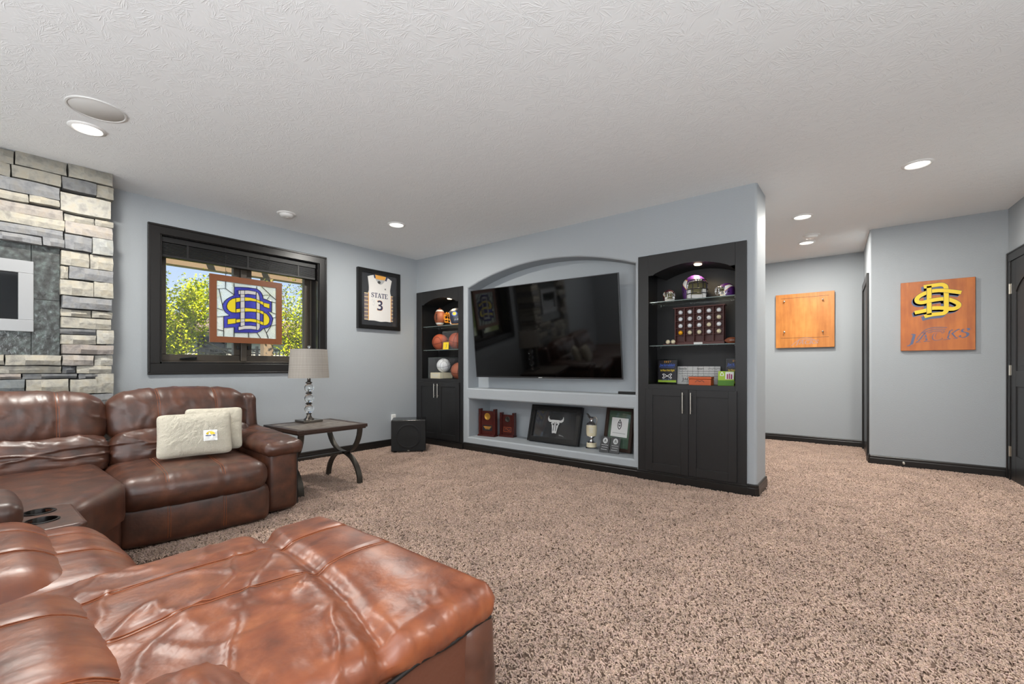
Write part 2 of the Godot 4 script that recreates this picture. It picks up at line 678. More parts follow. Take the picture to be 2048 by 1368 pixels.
	M.faded_print = mat(Color(0.66, 0.52, 0.48), 0.5)
	M.plaque_inlay = mat(Color(0.74, 0.40, 0.14), 0.4)
	M.navy_mat = mat(Color(0.025, 0.028, 0.05), 0.95)
	M.stripe_grey = mat(Color(0.46, 0.40, 0.40), 0.85)
	M.cream_trim = mat(Color(0.86, 0.78, 0.58), 0.8)
	M.jersey_inside = mat(Color(0.70, 0.70, 0.70), 0.9)
	M.pewter = mat(Color(0.42, 0.40, 0.38), 0.22, 0.9)
	M.sub_black = mat(Color(0.06, 0.06, 0.062), 0.18)
	M.cup = mat(Color(0.10, 0.085, 0.08), 0.3, 0.5)
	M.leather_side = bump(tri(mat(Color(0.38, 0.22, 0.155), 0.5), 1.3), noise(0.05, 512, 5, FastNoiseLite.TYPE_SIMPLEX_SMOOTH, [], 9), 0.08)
	M.letter_line = mat(Color(0.20, 0.19, 0.26), 0.5)
	M.whitewash = bump(tri(mat(Color(0.77, 0.77, 0.76), 0.8), 8.0), fine, 0.05)
	M.jersey = bump(tri(mat(Color(0.90, 0.885, 0.865), 0.85), 6.0), fine, 0.12)
	M.mat_black = mat(Color(0.03, 0.03, 0.035), 0.95)
	# outside
	M.window_brown = mat(Color(0.27, 0.24, 0.205), 0.4)
	M.cedar = bump(tri(mat(Color(0.47, 0.40, 0.32), 0.7), 3.0), fine, 0.1)
	var lf := mat(Color(1, 1, 1), 0.75)
	lf.metallic_specular = 0.2
	lf.vertex_color_use_as_albedo = true
	lf.backlight_enabled = true
	lf.backlight = Color(0.6, 0.6, 0.6)
	M.leaf = lf
	M.bark = mat(Color(0.40, 0.31, 0.25), 0.9)
	M.lawn = bump(tri(mat(Color(0.42, 0.47, 0.27), 1.0), 2.0, true), fine, 2.0)
	M.siding = mat(Color(0.60, 0.60, 0.59), 0.8)
	M.jamb_gloss = mat(Color(0.115, 0.108, 0.105), 0.16)
	M.blind = mat(Color(0.085, 0.082, 0.085), 0.45)
	var sgc := pane(Color(0.93, 0.98, 0.965), 0.5, 0.15)
	bump(tri(sgc, 9.0), noise(0.03, 256, 3, FastNoiseLite.TYPE_SIMPLEX_SMOOTH, [], 51), 0.5)
	M.sg_clear = sgc
	M.sg_blue = mat(Color(0.16, 0.16, 0.62), 0.25)
	bump(tri(M.sg_blue, 9.0), noise(0.03, 256, 3, FastNoiseLite.TYPE_SIMPLEX_SMOOTH, [], 52), 0.5)
	M.sg_yellow = mat(Color(0.83, 0.75, 0.08), 0.3)
	M.sg_grey = mat(Color(0.74, 0.73, 0.72), 0.3)
	M.sg_blue.albedo_color = Color(0.55, 0.55, 0.95, 0.12)
	M.sg_blue.transparency = BaseMaterial3D.TRANSPARENCY_ALPHA
	M.sg_blue.refraction_enabled = true
	M.sg_blue.refraction_scale = 0.01
	M.roof = bump(tri(mat(Color(0.42, 0.36, 0.32), 0.9), 3.0, true), fine, 0.5)

# ------------------------------------------------------------------ room shell
const PLAN := Basis(Vector3(1, 0, 0), Vector3(0, 0, -1), Vector3(0, 1, 0))   # extrudes a plan drawn in (x, -z)

func shell() -> void:
	struct("floor", span(Vector3(-0.3, -0.15, -4.8), Vector3(7.8, 0, 8.3)), M.carpet_back, "brown carpet backing under the taupe shag carpet", "floor")
	struct("ceiling", span(Vector3(-0.3, ROOM_H, -4.8), Vector3(7.8, 2.9, 8.3)), M.ceiling, "pale grey stomp-textured drywall ceiling", "ceiling")
	var z0 := 1.51
	var z1 := 3.072
	var y0 := 1.15
	var y1 := 2.385
	struct("wall_left", spans([[-0.28, 0, -0.7, 0, ROOM_H, z0], [-0.28, 0, z1, 0, ROOM_H, 8.2], [-0.28, 0, z0, 0, y0, z1], [-0.28, y1, z0, 0, ROOM_H, z1]]), M.wall, "blue-grey painted wall around the window", "wall")
	struct("wall_front", tv_wall(), M.wall, "blue-grey painted wall with the arched television niche and two cabinets", "wall")
	struct("wall_hall", span(Vector3(1.4, 0, -3.7), Vector3(5.2, ROOM_H, -3.5)), M.wall, "blue-grey hallway end wall behind the first wooden plaque", "wall")
	struct("wall_hall_side", spans([[1.3, 0, -3.7, 1.4, ROOM_H, -0.6]]), M.wall, "blue-grey wall closing the hallway out of sight", "wall")
	# the block that carries the second plaque, with a rounded outside corner
	var pl := PackedVector2Array([Vector2(6.6, 2.3), Vector2(6.6, 3.7), Vector2(5.178, 3.7)])
	for i in 7:
		var a := PI + (PI / 2) * i / 6.0
		pl.append(Vector2(5.247 + 0.022 + 0.022 * cos(a), 2.3 + 0.022 + 0.022 * sin(a)))
	var st := st_new()
	prism_in(st, pl, 0, ROOM_H, Transform3D(PLAN, Vector3.ZERO))
	struct("wall_right_front", st.commit(), M.wall, "blue-grey painted wall carrying the wooden plaque with interlocked letters", "wall")
	# right wall, a little out of square, with a window behind the camera
	var wr_mesh := spans([[0, 0, -0.02, 0.25, ROOM_H, 6.9], [0, 0, 9.1, 0.25, ROOM_H, 10.5], [0, 0, 6.9, 0.25, 0.6, 9.1], [0, 2.15, 6.9, 0.25, ROOM_H, 9.1]])
	var o := struct("wall_right", wr_mesh, M.wall, "blue-grey painted wall beside the dark door at the right edge", "wall")
	o.transform = RIGHT
	var wf := struct("window_2", spans([[0.05, 0.6, 6.9, 0.15, 0.68, 9.1], [0.05, 2.07, 6.9, 0.15, 2.15, 9.1], [0.05, 0.6, 6.9, 0.15, 2.15, 6.98], [0.05, 0.6, 9.02, 0.15, 2.15, 9.1], [0.05, 0.6, 7.96, 0.15, 2.15, 8.04]]), M.trim, "dark framed side window behind the camera", "window")
	wf.transform = RIGHT
	for k in 2:
		part("pane", span(Vector3(0.095, 0.68, 6.98 + k * 1.06), Vector3(0.101, 2.07, 7.96 + k * 1.06)), M.pane, wf)
	struct("wall_back", spans([[-0.3, 0, 8.0, 1.4, ROOM_H, 8.25], [5.4, 0, 8.0, 7.8, ROOM_H, 8.25], [1.4, 2.35, 8.0, 5.4, ROOM_H, 8.25]]), M.wall, "blue-grey wall with glazed doors behind the camera", "wall")
	var gd := struct("door_2", spans([[1.4, 0, 8.06, 5.4, 0.12, 8.16], [1.4, 2.25, 8.06, 5.4, 2.35, 8.16], [1.4, 0, 8.06, 1.5, 2.35, 8.16], [5.3, 0, 8.06, 5.4, 2.35, 8.16], [2.65, 0, 8.06, 2.75, 2.35, 8.16], [4.05, 0, 8.06, 4.15, 2.35, 8.16]]), M.trim, "dark framed glazed doors behind the camera", "door")
	for k in 3:
		part("pane", span(Vector3(1.5 + k * 1.35 - (0.05 if k else 0.0), 0.12, 8.1), Vector3(2.65 + k * 1.4, 2.25, 8.106)), M.pane, gd)
	# skirting
	base("baseboard_left", [[Vector3(0, 0, 3.4), Vector3(0, 0, 0.02)]], "dark espresso skirting board below the window wall")
	base("baseboard_front", [[Vector3(0.98, 0, 0), Vector3(3.42, 0, 0)]], "dark espresso skirting board under the television niches")
	base("baseboard_front_end", [[Vector3(4.412, 0, 0), Vector3(4.468, 0, 0), Vector3(4.485, 0, -0.017), Vector3(4.485, 0, -0.413), Vector3(4.468, 0, -0.43), Vector3(4.2, 0, -0.43)]], "dark espresso skirting board wrapping the end of the television wall")
	base("baseboard_hall", [[Vector3(1.5, 0, -3.5), Vector3(5.17, 0, -3.5)]], "dark espresso skirting board along the hallway end wall")
	base("baseboard_right_front", [[Vector3(5.241, 0, -2.42), Vector3(5.247, 0, -2.31), Vector3(5.257, 0, -2.3), Vector3(6.33, 0, -2.3)]], "dark espresso skirting board under the second wooden plaque")
	var bz := base("baseboard_right", [[Vector3(0, 0, 1.15), Vector3(0, 0, 10.2)]], "dark espresso skirting board along the right wall")
	bz.transform = RIGHT

const RIGHT := Transform3D(Basis(Vector3(0.99655, 0, -0.083), Vector3(0, 1, 0), Vector3(0.083, 0, 0.99655)), Vector3(6.33, 0, -2.3))

func base(called: String, runs: Array, label: String, flip := false) -> MeshInstance3D:
	var prof := [Vector2(0.0, 0.0), Vector2(0.016, 0.0), Vector2(0.016, 0.072), Vector2(0.013, 0.078), Vector2(0.013, 0.098), Vector2(0.008, 0.106), Vector2(0.0, 0.108)]
	var st := st_new()
	for run in runs:
		var n := []
		for i in run.size():
			var d0: Vector3 = (run[i] - run[i - 1]).normalized() if i > 0 else (run[1] - run[0]).normalized()
			var d1: Vector3 = (run[i + 1] - run[i]).normalized() if i < run.size() - 1 else d0
			var a := Vector3(-d0.z, 0, d0.x)
			var b := Vector3(-d1.z, 0, d1.x)
			var m := (a + b).normalized()
			n.append(m / maxf(m.dot(a), 0.3) * (-1.0 if flip else 1.0))
		for i in run.size() - 1:
			for j in prof.size() - 1:
				var p0: Vector2 = prof[j]
				var p1: Vector2 = prof[j + 1]
				var A: Vector3 = run[i] + n[i] * p0.x + Vector3.UP * p0.y
				var B: Vector3 = run[i + 1] + n[i + 1] * p0.x + Vector3.UP * p0.y
				var C: Vector3 = run[i + 1] + n[i + 1] * p1.x + Vector3.UP * p1.y
				var D: Vector3 = run[i] + n[i] * p1.x + Vector3.UP * p1.y
				if flip:
					quad(st, B, A, D, C)
				else:
					quad(st, A, B, C, D)
	return struct(called, st.commit(), M.trim, label, "skirting board")

# outline of the arched niche, from the lower left corner counter-clockwise
func niche_outline() -> PackedVector2Array:
	var o := PackedVector2Array([Vector2(1.045, 0.835), Vector2(3.39, 0.835), Vector2(3.39, 2.165)])
	for i in range(1, 33):
		o.append(Vector2(lerpf(3.39, 1.045, i / 32.0), arch_y(lerpf(3.39, 1.045, i / 32.0), 1.045, 3.39, 2.165, 0.205)))
	return o

func arch_y(x: float, x0: float, x1: float, y: float, s: float) -> float:
	var hw := (x1 - x0) * 0.5
	var r := (hw * hw + s * s) / (2.0 * s)
	var d := x - (x0 + x1) * 0.5
	return y + s - r + sqrt(maxf(r * r - d * d, 0.0))

func grow(o: PackedVector2Array, r: float) -> Array:   # outward mitred directions
	var n := []
	for i in o.size():
		var a := o[i] - o[posmod(i - 1, o.size())]
		var b := o[(i + 1) % o.size()] - o[i]
		var na := Vector2(a.y, -a.x).normalized()
		var nb := Vector2(b.y, -b.x).normalized()
		var m := (na + nb).normalized()
		n.append(m / maxf(m.dot(na), 0.4))
	return n

func recess(st: SurfaceTool, o: PackedVector2Array, r: float, depth: float) -> PackedVector2Array:
	var n := grow(o, r)
	var out := PackedVector2Array()
	for i in o.size():
		out.append(o[i] + n[i] * r)
	for i in o.size():
		var k := (i + 1) % o.size()
		var e := (o[k] - o[i]).normalized()
		var flat := Vector2(e.y, -e.x)
		for q in 5:
			var t0 := PI / 2 * q / 5.0
			var t1 := PI / 2 * (q + 1) / 5.0
			var P := func(j: int, t: float) -> Vector3:
				var c: Vector2 = o[j] + n[j] * r * (1.0 - sin(t))
				return Vector3(c.x, c.y, -r + r * cos(t))
			var N := func(t: float) -> Vector3:
				return Vector3(-flat.x * sin(t), -flat.y * sin(t), cos(t))
			quadn(st, [P.call(i, t0), P.call(k, t0), P.call(k, t1), P.call(i, t1)], [N.call(t0), N.call(t0), N.call(t1), N.call(t1)])
		quad(st, Vector3(o[i].x, o[i].y, -r), Vector3(o[k].x, o[k].y, -r), Vector3(o[k].x, o[k].y, -depth), Vector3(o[i].x, o[i].y, -depth))
	var idx := Geometry2D.triangulate_polygon(o)
	st.set_normal(Vector3.BACK)
	for i in range(0, idx.size(), 3):
		var t := [o[idx[i]], o[idx[i + 1]], o[idx[i + 2]]]
		if (t[1] - t[0]).cross(t[2] - t[0]) < 0:
			t = [t[0], t[2], t[1]]
		for q in [0, 2, 1]:
			st.add_vertex(Vector3(t[q].x, t[q].y, -depth))
	return out

func fr(st: SurfaceTool, x0: float, y0: float, x1: float, y1: float) -> void:
	quad(st, Vector3(x0, y0, 0), Vector3(x1, y0, 0), Vector3(x1, y1, 0), Vector3(x0, y1, 0))

func tv_wall() -> ArrayMesh:
	var st := st_new()
	var r := 0.022
	var big := recess(st, niche_outline(), r, 0.215)
	var low := PackedVector2Array([Vector2(1.06, 0.187), Vector2(3.37, 0.187), Vector2(3.37, 0.69), Vector2(1.06, 0.69)])
	var lo := recess(st, low, r, 0.44)
	recess(st, PackedVector2Array([Vector2(0.04, 0.1), Vector2(0.945, 0.1), Vector2(0.945, 2.19), Vector2(0.04, 2.19)]), 0.001, 0.40)
	recess(st, PackedVector2Array([Vector2(3.455, 0.1), Vector2(4.385, 0.1), Vector2(4.385, 2.2), Vector2(3.455, 2.2)]), 0.001, 0.40)
	var L := big[0].x
	var R := big[1].x
	fr(st, 0, 0, 0.039, ROOM_H)
	fr(st, 0.039, 0, 0.946, 0.099)
	fr(st, 0.039, 2.191, 0.946, ROOM_H)
	fr(st, 0.946, 0, L, ROOM_H)
	fr(st, R, 0, 3.454, ROOM_H)
	fr(st, 3.454, 0, 4.386, 0.099)
	fr(st, 3.454, 2.201, 4.386, ROOM_H)
	fr(st, 4.386, 0, 4.457, ROOM_H)
	fr(st, L, 0, lo[0].x, big[0].y)
	fr(st, lo[1].x, 0, R, big[0].y)
	fr(st, lo[0].x, 0, lo[1].x, lo[0].y)
	fr(st, lo[0].x, lo[2].y, lo[1].x, big[0].y)
	for i in range(2, big.size() - 1):
		var a := big[i + 1]
		var b := big[i]
		quad(st, Vector3(a.x, a.y, 0), Vector3(b.x, b.y, 0), Vector3(b.x, ROOM_H, 0), Vector3(a.x, ROOM_H, 0))
	# rounded wall end and the hallway side
	var e := [Vector2(4.457, 0)]
	for i in range(1, 7):
		var t := PI / 2 * i / 6.0
		e.append(Vector2(4.457 + 0.028 * sin(t), -0.028 + 0.028 * cos(t)))
	for i in range(0, 7):
		var t := PI / 2 * i / 6.0
		e.append(Vector2(4.457 + 0.028 * cos(t), -0.402 - 0.028 * sin(t)))
	e.append(Vector2(4.2, -0.43))
	e.append(Vector2(4.2, -0.6))
	e.append(Vector2(-0.2, -0.6))
	for i in e.size() - 1:
		quad(st, Vector3(e[i].x, 0, e[i].y), Vector3(e[i + 1].x, 0, e[i + 1].y), Vector3(e[i + 1].x, ROOM_H, e[i + 1].y), Vector3(e[i].x, ROOM_H, e[i].y))
	return st.commit()

# ------------------------------------------------------------------ stone chimney breast
const STONES := "o 3.733 3.471 2.699 2.598;d 3.766 3.569 2.587 2.494;o 3.569 3.461 2.593 2.492;c 3.773 3.478 2.474 2.328;t 3.755 3.581 2.305 2.252;t 3.579 3.466 2.306 2.258;p 3.750 3.471 2.252 2.160;g 3.752 3.598 2.146 2.034;l 3.595 3.467 2.154 2.026;t 3.771 3.609 2.023 1.908;t 3.607 3.465 2.019 1.905;t 3.773 3.732 1.896 1.803;g 3.728 3.467 1.902 1.807;t 3.777 3.587 1.793 1.678;t 3.587 3.467 1.802 1.679;g 3.767 3.477 1.669 1.574;t 3.773 3.598 1.568 1.511;t 3.595 3.471 1.567 1.514;t 3.769 3.477 1.508 1.421;d 3.776 3.572 1.417 1.373;t 3.773 3.572 1.369 1.298;c 3.569 3.464 1.418 1.304;m 3.766 3.465 1.294 1.219;p 3.766 3.587 1.211 1.131;c 3.583 3.467 1.214 1.131;d 3.766 3.690 1.126 1.071;t 3.687 3.473 1.127 1.068;d 3.675 3.561 1.063 1.026;t 3.579 3.464 1.063 0.905;t 3.724 3.567 1.022 0.909;g 3.639 3.467 0.901 0.80;o 4.171 4.013 2.689 2.591;o 4.010 3.739 2.700 2.599;o 4.171 4.029 2.588 2.494;o 4.026 3.771 2.592 2.503;g 4.171 3.777 2.491 2.394;t 4.171 3.941 2.389 2.328;t 3.937 3.779 2.393 2.343;p 4.171 3.758 2.325 2.248;t 4.171 3.750 2.247 2.167;g 4.171 3.758 2.163 2.100;g 4.171 3.871 2.091 2.035;g 3.868 3.752 2.099 2.040;t 4.171 4.060 1.205 1.132;t 4.056 3.771 1.207 1.132;t 4.171 3.768 1.125 1.072;m 4.135 3.976 1.069 1.029;d 3.974 3.680 1.067 1.030;s 4.171 3.959 1.026 0.909;t 3.956 3.726 1.026 0.913;g 4.171 3.641 0.905 0.80"

func stone(z0: float, z1: float, y0: float, y1: float, x0: float, x1: float, sd: int) -> ArrayMesh:   # split-face block, z0 < z1
	var st := st_new()
	st.set_smooth_group(-1)
	var r := RandomNumberGenerator.new()
	r.seed = sd
	var nz := 3
	var ny := 2
	var g := []
	for i in nz + 1:
		var col := []
		for j in ny + 1:
			var edge := 0.0 if (i > 0 and i < nz and j > 0 and j < ny) else 0.014
			col.append(Vector3(x1 - edge + r.randf_range(-0.0045, 0.0045), lerpf(y0, y1, float(j) / ny) + (r.randf_range(-0.003, 0.003)), lerpf(z0, z1, float(i) / nz) + (r.randf_range(-0.003, 0.003))))
		g.append(col)
	var face := func(a: Vector3, b: Vector3, c: Vector3, d: Vector3) -> void:
		quad(st, a, b, c, d)
	for i in nz:
		for j in ny:
			face.call(g[i + 1][j], g[i][j], g[i][j + 1], g[i + 1][j + 1])
	var back := func(p: Vector3) -> Vector3:
		return Vector3(x0, p.y, p.z)
	for i in nz:
		face.call(g[i][0], g[i + 1][0], back.call(g[i + 1][0]), back.call(g[i][0]))
		face.call(g[i + 1][ny], g[i][ny], back.call(g[i][ny]), back.call(g[i + 1][ny]))
	for j in ny:
		face.call(g[0][j + 1], g[0][j], back.call(g[0][j]), back.call(g[0][j + 1]))
		face.call(g[nz][j], g[nz][j + 1], back.call(g[nz][j + 1]), back.call(g[nz][j]))
	return st.commit()

func stones() -> void:
	var c := struct("wall_chimney", spans([[0.0, 0, 3.50, 0.30, ROOM_H, 5.12], [0.30, 2.05, 3.77, 0.325, ROOM_H, 4.85], [0.30, 0, 3.77, 0.325, 1.20, 4.85]]), M.mortar, "stacked ledgestone chimney breast at the left edge", "chimney breast")
	var sd := 100
	for s in STONES.split(";"):
		var f := s.split(" ")
		sd += 1
		var za := float(f[2])
		var zb := float(f[1])
		var proud := 0.37 + fmod(sd * 0.137, 1.0) * 0.032
		var back := 0.295
		if za < 3.49:
			back = 0.004   # corner stones return to the wall
		part("stone", stone(za + 0.002, zb - 0.002, float(f[4]) + 0.001, float(f[3]) - 0.001, back, proud, sd), M.stone[f[0]], c)
	# the courses that the photo does not reach
	var r := RandomNumberGenerator.new()
	r.seed = 4
	var keys := ["t", "g", "c", "p", "t", "d", "m", "o"]
	var y := 0.02
	while y < 2.66:
		var h := r.randf_range(0.07, 0.12)
		var z := 4.175 if y > 0.8 else 3.465
		var stop := 5.15
		while z < stop - 0.05:
			var l := minf(r.randf_range(0.2, 0.4), stop - z)
			if stop - z - l < 0.1:
				l = stop - z
			var mid := z + l * 0.5
			if not (y > 1.13 and y < 2.04 and mid < 4.85):
				sd += 1
				part("stone", stone(z + 0.003, z + l - 0.003, y + 0.003, minf(y + h, 2.697) - 0.003, 0.295, 0.37 + r.randf() * 0.03, sd), M.stone[keys[r.randi() % 8]], c)
			z += l
		y += h
	# slate tiles round the insert
	var ti := [[3.772, 3.922, 1.207, 1.628], [3.772, 3.922, 1.631, 2.044]]
	for k in 4:
		ti.append([3.925 + k * 0.3, 4.222 + k * 0.3, 1.207, 1.385])
		ti.append([3.925 + k * 0.3, 4.222 + k * 0.3, 1.90, 2.044])
	for t in ti:
		part("tile", span(Vector3(0.298, t[2], t[0]), Vector3(0.318, t[3], minf(t[1], 4.84)), 0.0015), M.slate, c)
	var f := thing("fireplace_insert", "pale grey metal framed fireplace insert with black glass in the stone chimney breast", "fireplace", Vector3(0.31, 1.381, 4.29))
	part("frame", spans([[0, 0, -0.377, 0.035, 0.087, 0.377], [0, 0.433, -0.377, 0.035, 0.525, 0.377], [0, 0.087, 0.299, 0.035, 0.433, 0.377], [0, 0.087, -0.377, 0.035, 0.433, -0.299]], 0.003), M.insert, f)
	part("glass", span(Vector3(0.004, 0.087, -0.299), Vector3(0.016, 0.433, 0.299)), M.gloss_black, f)

# ------------------------------------------------------------------ window
func window_wall() -> void:
	var z0 := 1.51
	var z1 := 3.072
	var y0 := 1.15
	var y1 := 2.385
	var w := struct("window_1", spans([
		[0, 1.05, 1.425, 0.018, y0, 3.162], [0, y1 - 0.012, 1.425, 0.018, 2.46, 3.162], [0, y0, 1.425, 0.018, y1, z0], [0, y0, z1, 0.018, y1, 3.162]], 0.005), M.trim, "espresso trimmed double casement window in the left wall", "window")
	part("back_band", spans([[0.0, 1.046, 1.42, 0.027, 1.066, 3.167], [0.0, 2.444, 1.42, 0.027, 2.464, 3.167], [0.0, 1.066, 1.42, 0.027, 2.444, 1.44], [0.0, 1.066, 3.147, 0.027, 2.444, 3.167]], 0.005), M.trim, w)
	part("jamb", spans([[-0.20, y0 - 0.001, z0 - 0.001, 0.004, y0 + 0.016, z1], [-0.20, y1 - 0.016, z0, 0.004, y1 + 0.001, z1], [-0.20, y0, z0 - 0.001, 0.004, y1, z0 + 0.016], [-0.20, y0, z1 - 0.016, 0.004, y1, z1 + 0.001]], 0.002), M.jamb_gloss, w)
	# window unit: frame, two sashes with glass, centre mullion
	part("frame", spans([[-0.26, y0, z0, -0.15, y0 + 0.03, z1], [-0.26, y1 - 0.04, z0, -0.15, y1, z1], [-0.26, y0 + 0.03, z0, -0.15, y1 - 0.04, z0 + 0.03], [-0.26, y0 + 0.03, z1 - 0.03, -0.15, y1 - 0.04, z1], [-0.26, y0 + 0.03, 2.262, -0.14, y1 - 0.04, 2.322]], 0.004), M.window_brown, w)
	for k in 2:
		var a := z0 + 0.03 if k == 0 else 2.322
		var b := 2.262 if k == 0 else z1 - 0.03
		var s := part("sash", spans([[-0.235, y0 + 0.03, a, -0.175, y0 + 0.095, b], [-0.235, y1 - 0.1, a, -0.175, y1 - 0.04, b], [-0.235, y0 + 0.095, a, -0.175, y1 - 0.1, a + 0.062], [-0.235, y0 + 0.095, b - 0.062, -0.175, y1 - 0.1, b]], 0.005), M.window_brown, w)
		part("pane", span(Vector3(-0.208, y0 + 0.09, a + 0.058), Vector3(-0.202, y1 - 0.095, b - 0.058)), M.pane, s)
		var cz := (a + b) * 0.5 + (0.12 if k == 1 else -0.18)
		var h := st_new()
		rb(h, Vector3(-0.158, y0 + 0.048, cz), Vector3(0.035, 0.02, 0.14), 0.006)
		tube_in(h, curve3([Vector3(-0.15, y0 + 0.06, cz - 0.06), Vector3(-0.12, y0 + 0.066, cz - 0.05), Vector3(-0.115, y0 + 0.058, cz + 0.02), Vector3(-0.118, y0 + 0.052, cz + 0.075)]), 0.008)
		part("crank_handle", h.commit(), M.black, s)
	for k in 2:
		part("latch", span(Vector3(-0.16, y0 + 0.16, 2.225 + k * 0.11), Vector3(-0.135, y0 + 0.2, 2.25 + k * 0.11), 0.003), M.black, w)
	# raised blind
	var bl := thing("window_blind", "dark slatted blind raised to the top of the window", "blind", Vector3(-0.07, 2.2, 2.29))
	part("head_rail", span(Vector3(-0.03, 0.115, -0.76), Vector3(0.035, 0.168, 0.76), 0.004), M.blind, bl)
	for k in 9:
		part("slat", span(Vector3(-0.028, 0.004 + k * 0.0122, -0.755), Vector3(0.028, 0.0125 + k * 0.0122, 0.755), 0.0015), M.blind, bl, rot(0, 0, 0, 0, 0, 0.0))
	part("bottom_rail", span(Vector3(-0.03, -0.026, -0.757), Vector3(0.03, 0.002, 0.757), 0.004), M.blind, bl)
	for z in [-0.55, 0.0, 0.55]:
		part("ladder_cord", span(Vector3(0.0295, -0.024, z - 0.008), Vector3(0.0315, 0.168, z + 0.008)), M.blind, bl)
	stained_glass()

func stained_glass() -> void:
	# hangs a hand's breadth in front of the sashes
	var W := 0.715
	var H := 0.70
	var t := thing("stained_glass_panel", "wood framed stained glass panel with yellow and grey interlocked letters hanging in the window", "stained glass", Vector3(-0.02, 1.372, 2.302), PI / 2)
	var fw := 0.062
	for s in [0, 1, 2, 3]:
		var poly: PackedVector2Array = [pv([0, 0, W, 0, W - fw, fw, fw, fw]), pv([W, 0, W, H, W - fw, H - fw, W - fw, fw]), pv([W, H, 0, H, fw, H - fw, W - fw, H - fw]), pv([0, H, 0, 0, fw, fw, fw, H - fw])][s]
		part("frame_rail", prism(_shift(poly, -W / 2, 0), -0.012, 0.012), M.frame_wood, t)
	var iw := W - 2 * fw
	var ih := H - 2 * fw
	var off := Vector2(-iw / 2, fw)
	var sc := Vector2(iw, ih)
	part("clear_pane", span(Vector3(-iw / 2, fw, -0.003), Vector3(iw / 2, fw + ih, 0.0)), M.sg_clear, t)
	var blue := [0.279, 0.921, 0.402, 0.933, 0.502, 0.942, 0.653, 0.94, 0.717, 0.897, 0.753, 0.839, 0.767, 0.768, 0.822, 0.753, 0.922, 0.722, 0.918, 0.517, 0.854, 0.522, 0.913, 0.459, 0.945, 0.388, 0.913, 0.27, 0.854, 0.215, 0.767, 0.19, 0.717, 0.136, 0.658, 0.102, 0.279, 0.082, 0.274, 0.181, 0.201, 0.173, 0.11, 0.154, 0.11, 0.363, 0.201, 0.393, 0.137, 0.442, 0.1, 0.508, 0.091, 0.565, 0.119, 0.635, 0.164, 0.688, 0.21, 0.727, 0.274, 0.768]
	var bp := pv(blue, sc, off)
	part("blue_pane", prism(bp, 0.0005, 0.004), M.sg_blue, t)
	var cames := []
	bp.append(bp[0])
	cames.append(bp)
	var yel := [[0.772, 0.691, 0.881, 0.676, 0.877, 0.587, 0.77, 0.614], [0.301, 0.721, 0.374, 0.738, 0.457, 0.754, 0.548, 0.756, 0.639, 0.74, 0.767, 0.701, 0.767, 0.639, 0.639, 0.694, 0.548, 0.697, 0.457, 0.684, 0.365, 0.662, 0.301, 0.642], [0.301, 0.721, 0.247, 0.701, 0.201, 0.662, 0.169, 0.61, 0.155, 0.561, 0.164, 0.512, 0.196, 0.471, 0.237, 0.451, 0.301, 0.452], [0.306, 0.519, 0.457, 0.556, 0.548, 0.558, 0.639, 0.554, 0.712, 0.536, 0.772, 0.516, 0.772, 0.459, 0.712, 0.48, 0.639, 0.495, 0.548, 0.495, 0.457, 0.483, 0.306, 0.452], [0.772, 0.505, 0.831, 0.474, 0.868, 0.424, 0.881, 0.373, 0.872, 0.315, 0.84, 0.271, 0.804, 0.256, 0.767, 0.254], [0.306, 0.326, 0.374, 0.34, 0.457, 0.355, 0.548, 0.361, 0.639, 0.357, 0.767, 0.314, 0.763, 0.253, 0.639, 0.296, 0.548, 0.305, 0.457, 0.295, 0.374, 0.28, 0.306, 0.266], [0.169, 0.322, 0.301, 0.345, 0.301, 0.254, 0.169, 0.225]]
	var gre := [[0.376, 0.876, 0.447, 0.884, 0.449, 0.224, 0.376, 0.211], [0.342, 0.864, 0.502, 0.89, 0.639, 0.882, 0.635, 0.818, 0.502, 0.821, 0.457, 0.808, 0.345, 0.793], [0.644, 0.878, 0.676, 0.861, 0.699, 0.802, 0.708, 0.7, 0.708, 0.207, 0.689, 0.16, 0.648, 0.153], [0.342, 0.191, 0.447, 0.222, 0.548, 0.231, 0.644, 0.224, 0.644, 0.158, 0.548, 0.164, 0.447, 0.156, 0.345, 0.13]]
	var over := [1, 5, 3]   # yellow bands that cross over the grey stem
	for i in yel.size():
		var p := pv(yel[i], sc, off)
		part("yellow_pane", prism(p, 0.004, 0.0075 if i in over else 0.006), M.sg_yellow, t)
		p.append(p[0])
		cames.append(p)
	for i in gre.size():
		var p := pv(gre[i], sc, off)
		part("grey_pane", prism(p, 0.004, 0.0068 if i != 0 else 0.0082), M.sg_grey, t)
		p.append(p[0])
		cames.append(p)
	for l in [[0.142, 1.0, 0.137, 0.875, 0.0, 0.846], [0.137, 0.875, 0.274, 0.777], [0.037, 0.85, 0.091, 0.565], [0.009, 0.501, 0.1, 0.478], [0.009, 0.347, 0.201, 0.388], [0.11, 0.159, 0.11, 0.003], [0.014, 0.121, 0.11, 0.105], [0.274, 0.176, 0.274, 0.003], [0.511, 0.091, 0.516, 0.006], [0.653, 0.981, 0.653, 0.94], [0.658, 0.102, 0.721, 0.002], [0.785, 0.191, 0.826, 0.104, 0.858, 0.007], [0.826, 0.104, 0.904, 0.249, 1.0, 0.281], [0.932, 0.408, 1.0, 0.429], [0.9, 0.521, 0.995, 0.492], [0.858, 0.736, 0.995, 0.709], [0.84, 0.761, 0.895, 0.855, 0.758, 0.829], [0.74, 0.992, 0.895, 0.855, 0.995, 0.772], [0.274, 0.984, 0.274, 0.915]]:
		cames.append(pv(l, sc, off))
	part("lead_came", strokes(cames, 0.0042, 0.0, 0.0092), M.black, t)
